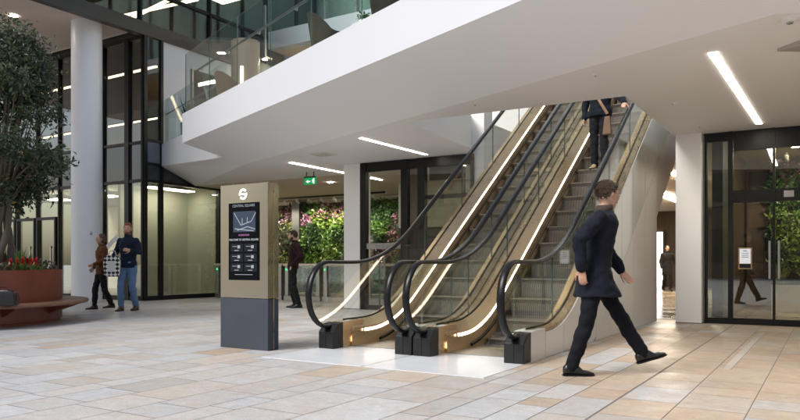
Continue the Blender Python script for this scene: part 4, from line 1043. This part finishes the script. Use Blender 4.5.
def hand(b, w, d, nrm, curl=.6, side=1):
    w = Vector(w); d = Vector(d).normalized(); nrm = Vector(nrm); nrm = (nrm - d * nrm.dot(d)).normalized(); lat = d.cross(nrm) * side
    rs = []
    for q, hw_, ht in ((-.01, .026, .022), (.02, .032, .018), (.055, .040, .015), (.09, .038, .013)):
        c = w + d * q; rs.append([c + lat * (math.cos(t) * hw_) + nrm * (math.sin(t) * ht) for t in [2 * math.pi * k / 12 for k in range(12)]])
    b.rings(rs)
    for i, (o, l) in enumerate(((-.030, .072), (-.010, .082), (.011, .077), (.030, .060))):
        p = w + d * .085 + lat * o; dd = d.copy(); pts = [p]
        for k in range(3):
            a = curl * (.5 + .35 * k) * (1 + .08 * i); dd = (dd * math.cos(a) + nrm * math.sin(a)).normalized() if k else (d * math.cos(curl * .35) + nrm * math.sin(curl * .35))
            p = p + dd * l * (.45, .32, .23)[k]; pts.append(p)
        b.tube(pts, [.0095, .009, .0085, .007], 8); b.ell(pts[-1], (.007,) * 3, 8, 6)
    p = w + d * .025 - lat * .03; dd = (d * .7 - lat * .6 + nrm * .35).normalized()
    pts = [p, p + dd * .035, p + dd * .06 + d * .012, p + dd * .07 + d * .032 + nrm * .008]
    b.tube(pts, [.013, .011, .010, .008], 8); b.ell(pts[-1], (.008,) * 3, 8, 6)
DEF = dict(pelvis=(0, 0, .95), chest=(0, 0, 1.28), neck=(0, -.005, 1.48), head=(0, .02, 1.635), hyaw=0, hpitch=0,
           shL=(-.18, 0, 1.425), elL=(-.245, -.03, 1.13), wrL=(-.23, .06, .89), shR=(.18, 0, 1.425), elR=(.24, -.03, 1.13), wrR=(.23, .06, .89),
           hipL=(-.09, 0, .92), knL=(-.10, .02, .50), anL=(-.10, -.02, .09), hipR=(.09, 0, .92), knR=(.10, .02, .50), anR=(.10, -.02, .09),
           toeL=(0, 1, 0), toeR=(0, 1, 0), nL=(1, .2, 0), nR=(-1, .2, 0), dL=None, dR=None, curl=.6)
def person(label, loc, rz, h, pose, top, top_col, leg_col, shoe_col, hair_col, hem=.86, flare=0, hair='short', vox=.012, bulk=1.0, beard=False, skin='skin', collar=None, sole=None, strands=0):
    J = {**DEF, **pose}; V = {k: Vector(v) if isinstance(v, tuple) else v for k, v in J.items()}
    t = thing('person', label, 'person', loc, rz, scale=h / 1.76)
    hr = Matrix.Rotation(R(J['hyaw']), 3, 'Z') @ Matrix.Rotation(R(J['hpitch']), 3, 'X'); H = V['head']
    hp = lambda x, y, z: H + hr @ Vector((x, y, z))
    b = MB()
    P_, C_, N_ = V['pelvis'], V['chest'], V['neck']
    def torso(b, k, z_lo=None, top_=True, hemw=None):
        f = lambda c, rx, ry: [c + Vector((math.cos(a) * rx * k, math.sin(a) * ry * k * (1.0 if k < 1.05 else 1.06), 0)) for a in [2 * math.pi * i / 20 for i in range(20)]]
        L = []
        if hemw:
            for c, rx, ry in hemw: L.append([Vector(c) + Vector((math.cos(a) * rx, math.sin(a) * ry, 0)) for a in [2 * math.pi * i / 20 for i in range(20)]])
        else: L.append(f(P_ + Vector((0, 0, -.10)), .135, .095))
        L += [f(P_, .160, .112), f(P_.lerp(C_, .4), .140, .100), f(P_.lerp(C_, .75), .152, .108), f(C_, .168, .115), f(C_ + (N_ - C_) * .5, .172, .105), f(C_ + (N_ - C_) * .78, .145, .085), f(N_, .068, .064)]
        b.rings(L)
    torso(b, .90)
    seg(b, N_ - Vector((0, 0, .03)), H + hr @ Vector((0, -.015, -.06)), .056, .052)
    b.ell(H, (.074, .094, .112), 20, 14, hr); b.ell(hp(0, .032, -.062), (.052, .058, .052), 14, 10, hr); b.ell(hp(0, .075, .028), (.05, .022, .016), 12, 8, hr)
    b.tube([hp(0, .09, .022), hp(0, .108, -.012), hp(0, .096, -.03)], [.008, .014, .012], 8); b.ell(hp(0, .107, -.016), (.0135, .013, .011), 8, 6, hr)
    for s in (-1, 1): b.ell(hp(s * .075, -.002, -.004), (.010, .019, .030), 10, 8, hr); b.ell(hp(s * .03, .075, -.02), (.02, .018, .018), 8, 6, hr)
    b.ell(hp(0, .088, -.052), (.022, .013, .010), 8, 6, hr)
    for s in 'LR':
        sh, el, wr = V['sh' + s], V['el' + s], V['wr' + s]
        seg(b, sh + Vector((0, 0, -.03)), el, .042, .038); seg(b, el, wr, .038, .027, mid=.004)
        d = V['d' + s] if V['d' + s] is not None else (wr - el); hand(b, wr, d, V['n' + s], J['curl'], 1 if s == 'R' else -1)
        hi, kn, an = V['hip' + s], V['kn' + s], V['an' + s]
        seg(b, hi, kn, .080, .052); seg(b, kn, an, .050, .036, mid=.010)
        td = V['toe' + s].normalized(); seg(b, an - Vector((0, 0, .035)), an + td * .12 - Vector((0, 0, .062)), .026, .016)
    remesh(b, 'body', skin, t, vox * .75, 2)
    # face details
    for s in (-1, 1):
        e = MB(); e.ell(hp(s * .030, .0865, .010), (.0135, .0075, .0075), 10, 8, hr); eo = e.build('eye', pbr('eye_white', (.6, .58, .55), .3) if 'eye' not in MT else MT['eye'], t, local=True, smooth=True); MT.setdefault('eye', bpy.data.materials['eye_white'])
        e = MB(); e.ell(hp(s * .030, .0925, .010), (.0055, .003, .0060), 8, 6, hr); e.build('iris', 'black', eo, local=True, smooth=True)
        e = MB(); e.ell(hp(s * .030, .0915, .031), (.018, .006, .0035), 8, 6, hr); e.build('eyebrow', cloth(hair_col), t, local=True, smooth=True)
    e = MB(); e.ell(hp(0, .098, -.052), (.021, .005, .0055), 10, 6, hr); e.build('mouth', pbr('lips', (.34, .13, .11), .45) if 'lips' not in MT else MT['lips'], t, local=True, smooth=True); MT.setdefault('lips', bpy.data.materials['lips'])
    # hair
    hb = MB(); hb.ell(hp(0, -.020, .024), (.083, .094, .104), 18, 12, hr)
    if hair == 'long': hb.ell(hp(0, -.052, -.05), (.082, .055, .11), 14, 10, hr)
    elif hair == 'bob': hb.ell(hp(0, -.04, -.03), (.09, .065, .085), 14, 10, hr)
    else: hb.ell(hp(0, .035, .085), (.055, .045, .03), 12, 8, hr)
    remesh(hb, 'hair', cloth(hair_col, .6), t, .008, 0, .012, 3, 60)
    if strands:
        hm = MB(); rr_ = random.Random(9)
        for _ in range(strands):
            d = Vector((rr_.gauss(0, 1), rr_.gauss(-.35, 1), rr_.gauss(.45, .8))).normalized()
            p = Vector((0, -.020, .024)) + Vector((d.x * .084, d.y * .096, d.z * .106)); q = p + d * rr_.uniform(.004, .014) + Vector((rr_.gauss(0, .008), -.02, -.014))
            w_ = Vector((0, 1, 0)).cross(d).normalized() * .0018
            hm.add([hp(*(p - w_)), hp(*(p + w_)), hp(*q)], [(0, 1, 2)])
        hm.build('hair_strands', cloth(hair_col, .6), t, local=True, fix=False)
    if beard:
        bb = MB(); bb.ell(hp(0, .050, -.082), (.054, .046, .036), 14, 10, hr)
        for s in (-1, 1): bb.ell(hp(s * .055, .022, -.055), (.018, .035, .04), 10, 8, hr)
        remesh(bb, 'beard', cloth(hair_col, .6), t, .009, 1, .003, 3, 50)
    # trousers
    tb = MB(); cen = (V['hipL'] + V['hipR']) / 2
    tb.ell(cen + Vector((0, 0, .02)), (.172, .125, .13), 18, 12)
    for s in 'LR':
        hi, kn, an = V['hip' + s], V['kn' + s], V['an' + s]
        seg(tb, hi, kn, .098, .069); e_ = an + (kn - an) * .0 - Vector((0, 0, .01)); seg(tb, kn, e_, .069, .056, mid=.006)
    remesh(tb, 'trousers', cloth(leg_col, .85, .4, 70), t, vox, 2, .012, 7, 8)
    # shoes
    for s in 'LR':
        an = V['an' + s]; td = V['toe' + s].normalized(); lat = td.cross(Vector((0, 0, 1))).normalized(); upv = lat.cross(td).normalized()
        sb = MB(); rs = []
        for q, hw_, z0, z1 in ((-.075, .020, -.075, -.01), (-.055, .036, -.085, .01), (0, .040, -.087, .045), (.05, .042, -.087, .012), (.10, .047, -.087, -.035), (.15, .045, -.085, -.045), (.185, .030, -.082, -.055), (.20, .010, -.078, -.062)):
            c = an + td * q; zc = (z0 + z1) / 2; hh = (z1 - z0) / 2
            rs.append([c + upv * (zc + hh * math.sin(a)) + lat * (hw_ * math.cos(a)) for a in [2 * math.pi * i / 14 for i in range(14)]])
        sb.rings(rs); so_ = remesh(sb, 'shoe', pbr('shoe_leather', shoe_col, .32, var=.2, bump=.05), t, .007, 1)
        sl_ = MB(); out = [(-.078, .024), (-.04, .038), (.04, .036), (.10, .048), (.16, .044), (.203, .014)]
        ring = [an + td * q + lat * w_ for q, w_ in out] + [an + td * q - lat * w_ for q, w_ in out[::-1]]
        sl_.slab([p + upv * -.09 for p in ring], [p + upv * -.076 for p in ring]); sl_.build('sole', sole or 'rubber', so_, local=True)
    # top garment
    jb = MB(); fl = flare; pz = P_.copy()
    hz = hem
    if hem < .9:
        fo = V.get('coat_off', Vector((0, 0, 0))) if 'coat_off' in V else Vector((0, 0, 0))
        rxh, ryh = .185 + fl * .5, .135 + fl
        hemr = [((P_.x + fo.x, P_.y + fo.y, hz), rxh * bulk, ryh * bulk), ((P_.x + fo.x * .6, P_.y + fo.y * .6, hz * .6 + P_.z * .4), (.18 + fl * .35) * bulk, (.13 + fl * .6) * bulk)]
    else: hemr = [((P_.x, P_.y, hz), .172 * bulk, .128 * bulk)]
    torso(jb, 1.10 * bulk, hemw=hemr)
    for s in 'LR':
        sh, el, wr = V['sh' + s], V['el' + s], V['wr' + s]
        sj = sh + Vector((0, 0, -.022)); jb.ell(sj, (.058 * bulk,) * 3, 12, 10); seg(jb, sj, el, .060 * bulk, .056 * bulk); seg(jb, el, wr.lerp(el, .04), .058 * bulk, .044 * bulk)
    remesh(jb, top, cloth(top_col, .8, .35, 60), t, vox, 2, .014 * bulk, 2, 7)
    cb = MB(); cc = collar or top_col; cr = []
    for q, r_ in ((-.03, .082), (.012, .080), (.045, .074)):
        cr.append([N_ + Vector((math.cos(a) * r_, math.sin(a) * r_ * .98 + q * .2, q)) for a in [2 * math.pi * i / 18 for i in range(18)]])
    cr += [[N_ + (p - N_) * .86 for p in cr[2]], [N_ + (p - N_) * .80 + Vector((0, 0, -.02)) for p in cr[0]]]
    cb.rings(cr, True, True); cb.build('collar', cloth(cc, .8), t, local=True, smooth=True)
    return t, V

# man striding across the foreground (walks to the right)
HD = R(-58.4)
person('man in a long dark navy coat striding to the right in the foreground', (*to_w(1.74, 6.28), 0), HD, 1.76, dict(
    pelvis=(0, 0, .94), chest=(0, .05, 1.27), neck=(0, .085, 1.47), head=(0, .125, 1.615), hyaw=14, hpitch=-12,
    shR=(.185, .01, 1.42), elR=(.245, -.20, 1.20), wrR=(.22, -.17, .95), shL=(-.185, .09, 1.42), elL=(-.22, .16, 1.13), wrL=(-.17, .30, .93),
    hipR=(.09, -.02, .92), knR=(.09, -.085, .49), anR=(.085, -.225, .092), hipL=(-.09, .02, .92), knL=(-.09, .23, .56), anL=(-.08, .46, .19),
    toeL=(0, 1, .30), toeR=(0, 1, 0), nR=(-.8, .5, 0), nL=(.8, .3, 0), coat_off=(0, .03, 0)),
    'coat', (.0065, .008, .015), (.0055, .0065, .010), (.006, .006, .006), (.075, .055, .04), hem=.70, flare=.055, bulk=1.12, vox=.011, collar=(.05, .035, .03), strands=2600)
# couple by the glass building
X, Y = (128 - 400) / 700 * 14.6, 14.6
pA, VA = person('bearded man in navy jumper and blue jeans holding a newspaper', (*to_w(X, Y), 0), R(31.56 + 172), 1.84, dict(
    elL=(-.27, .05, 1.17), wrL=(-.20, .28, 1.20), elR=(.27, -.02, 1.16), wrR=(.20, .20, 1.08), knR=(.10, .10, .50), anR=(.12, .05, .09), knL=(-.10, .03, .50), anL=(-.10, -.13, .10), hyaw=14, nL=(1, 0, 0), nR=(-1, 0, .3), curl=1.0),
    'jumper', (.010, .016, .035), (.12, .20, .34), (.075, .035, .02), (.20, .085, .035), hem=.86, vox=.014, beard=True, collar=(.02, .03, .05))
X, Y = (101.5 - 400) / 700 * 15.1, 15.1
pB, VB = person('woman in brown jacket and black trousers walking behind the bearded man', (*to_w(X, Y), 0), R(31.56 + 125), 1.63, dict(
    elR=(.23, -.04, 1.13), wrR=(.19, .14, .97), elL=(-.22, .0, 1.13), wrL=(-.15, .2, 1.05), knL=(-.09, -.03, .5), anL=(-.09, -.20, .12), knR=(.09, .12, .5), anR=(.09, .14, .09), curl=1.0),
    'jacket', (.11, .045, .02), (.012, .012, .014), (.04, .02, .015), (.10, .07, .05), hem=.82, vox=.014, hair='bob')
# tote bag with chequered pattern, newspaper
def chk_mat():
    m, nt, out = new_mat('chequered_fabric'); N, L = nt.nodes, nt.links
    b = N.new('ShaderNodeBsdfPrincipled'); b.inputs['Roughness'].default_value = .8; L.new(b.outputs[0], out.inputs[0])
    c = N.new('ShaderNodeTexChecker'); c.inputs['Scale'].default_value = 17; c.inputs[1].default_value = (.75, .75, .73, 1); c.inputs[2].default_value = (.02, .02, .025, 1)
    mp = N.new('ShaderNodeMapping'); mp.inputs['Rotation'].default_value = (0, R(45), 0); tc = N.new('ShaderNodeTexCoord'); L.new(tc.outputs['Object'], mp.inputs[0]); L.new(mp.outputs[0], c.inputs[0]); L.new(c.outputs[0], b.inputs['Base Color']); return m
X, Y = (112 - 400) / 700 * 14.3, 14.3
t = thing('tote_bag', 'black and white chequered tote bag carried between the couple', 'bag', (*to_w(X, Y), .72), rz=R(31.56))
MB().prism([(-.15, .04), (-.12, 0), (.12, 0), (.16, .05), (.17, .30), (.14, .42), (-.14, .44), (-.17, .28)], 'y', -.05, .05).build('bag_body', chk_mat(), t, local=True, bevel=.02)
MB().prism([(-.07, .10), (.07, .10), (.07, .32), (-.07, .32)], 'y', -.056, -.051).build('print', pbr('bag_print', (.7, .7, .68), .7), t, local=True)
MB().tube([(-.08, 0, .42), (-.05, .0, .52), (.05, 0, .53), (.09, 0, .42)], .010, 8).build('handle', pbr('bag_handle', (.6, .6, .58), .7), t, local=True)
X, Y = (112.5 - 400) / 700 * 14.28, 14.28
t = thing('newspaper', 'folded white newspaper held up by the bearded man', 'newspaper', (*to_w(X, Y), 1.42), rz=R(31.56))
MB().prism([(-.13, -.06), (-.09, -.14), (.13, .10), (.08, .16)], 'y', -.02, .0).prism([(-.12, -.05), (-.10, -.13), (.10, .10), (.06, .15)], 'y', .002, .014).build('sheets', 'paper', t, local=True)
# man with hands in pockets near the sign, profile to the left
X, Y = (295 - 400) / 700 * 15.6, 15.6
person('man in dark burgundy jacket standing in profile with hands in pockets', (*to_w(X, Y), 0), R(31.56 + 90), 1.74, dict(
    elL=(-.25, -.14, 1.14), wrL=(-.17, .05, .96), elR=(.25, -.12, 1.14), wrR=(.17, .06, .96), pelvis=(0, .05, .95), chest=(0, 0, 1.28), neck=(0, 0, 1.48), head=(0, .05, 1.63),
    hipL=(-.09, .05, .92), hipR=(.09, .05, .92), knL=(-.10, .02, .5), anL=(-.10, -.10, .09), knR=(.10, .10, .5), anR=(.10, .02, .09), hpitch=-6, dL=(.0, .15, -1), dR=(0, .15, -1)),
    'jacket', (.018, .006, .008), (.010, .010, .012), (.010, .010, .011), (.05, .035, .025), hem=.88, vox=.013, beard=True)
# passenger on the escalator
pz = gp(11.5 - EY + .0 - .18 + .18, .35)
k_i = round((11.47 - EY - 1.0) / .357); ysb = 1.0 + .357 * k_i; zst = gp(ysb + .1785 - .18, .35)
pc, vc = person('passenger in dark padded jacket standing on the right escalator, hand on the rail', (EX2 + .49, EY + ysb + .15, zst), R(180 - 6), 1.78, dict(
    elL=(-.30, .02, 1.22), wrL=(-.50, .26, .97), dL=(-.2, 1, -.5), nL=(.2, -.2, -1), elR=(.26, -.04, 1.12), wrR=(.25, .04, .86), knL=(-.09, .05, .5), knR=(.10, .0, .5), anL=(-.09, .03, .09), anR=(.1, -.03, .09)),
    'padded_jacket', (.007, .009, .016), (.010, .011, .015), (.35, .26, .17), (.05, .035, .025), hem=.86, vox=.012, bulk=1.08)
for k in range(7):
    z0 = .90 + k * .075
    MB().lathe([(.001, 0)], (0, 0, 0), 4)
t = thing('shoulder_bag', 'tan shoulder bag with long strap worn by the escalator passenger', 'bag', (EX2 + .49 - .0, EY + ysb + .15, zst), rz=R(174))
MB().tube([(.12, .08, 1.44), (.03, .15, 1.25), (-.08, .155, 1.05), (-.17, .12, .88)], .012, 8, True, 2.0, up=(0, 1, 0)).build('strap', cloth((.28, .17, .11)), t, local=True)
MB().slab([(-.25, .08, .54), (-.10, .08, .54), (-.10, .17, .54), (-.25, .17, .54)], [(-.22, .10, .84), (-.13, .10, .84), (-.13, .15, .84), (-.22, .15, .84)]).build('bag_body', cloth((.16, .10, .07)), t, local=True, bevel=.02)
# distant woman in the corridor
Y = 24.6; X = (667 - 400) / 700 * Y
person('distant person in black coat walking down the bright corridor', (*to_w(X, Y), .008), R(31.56 + 175), 1.62, dict(elL=(-.28, -.02, 1.15), wrL=(-.34, .08, .92), knL=(-.10, .12, .5), anL=(-.10, .10, .09), anR=(.1, -.2, .12)),
    'coat', (.012, .011, .012), (.010, .010, .010), (.01, .01, .01), (.03, .02, .015), hem=.62, flare=.03, vox=.018, hair='long')

# ------------------------------------------------------------------ building across the plaza (seen in reflections)
ob = thing('brick_building', 'brick office building across the plaza behind the viewpoint', 'building', (0, -26, 0))
MB().box(-34, 24, -32, -26, 0, 9).build('wall', 'brick', ob)
for i in range(18):
    for j in range(2):
        x = -32.5 + i * 3.1; z0 = 1.0 + j * 3.7
        f = MB().box(x, x + 1.9, -26.0, -25.93, z0, z0 + 2.3).build('window', 'black', ob)
        MB().box(x + .08, x + 1.82, -25.93, -25.92, z0 + .08, z0 + 2.22).build('pane', 'spandrel', f)
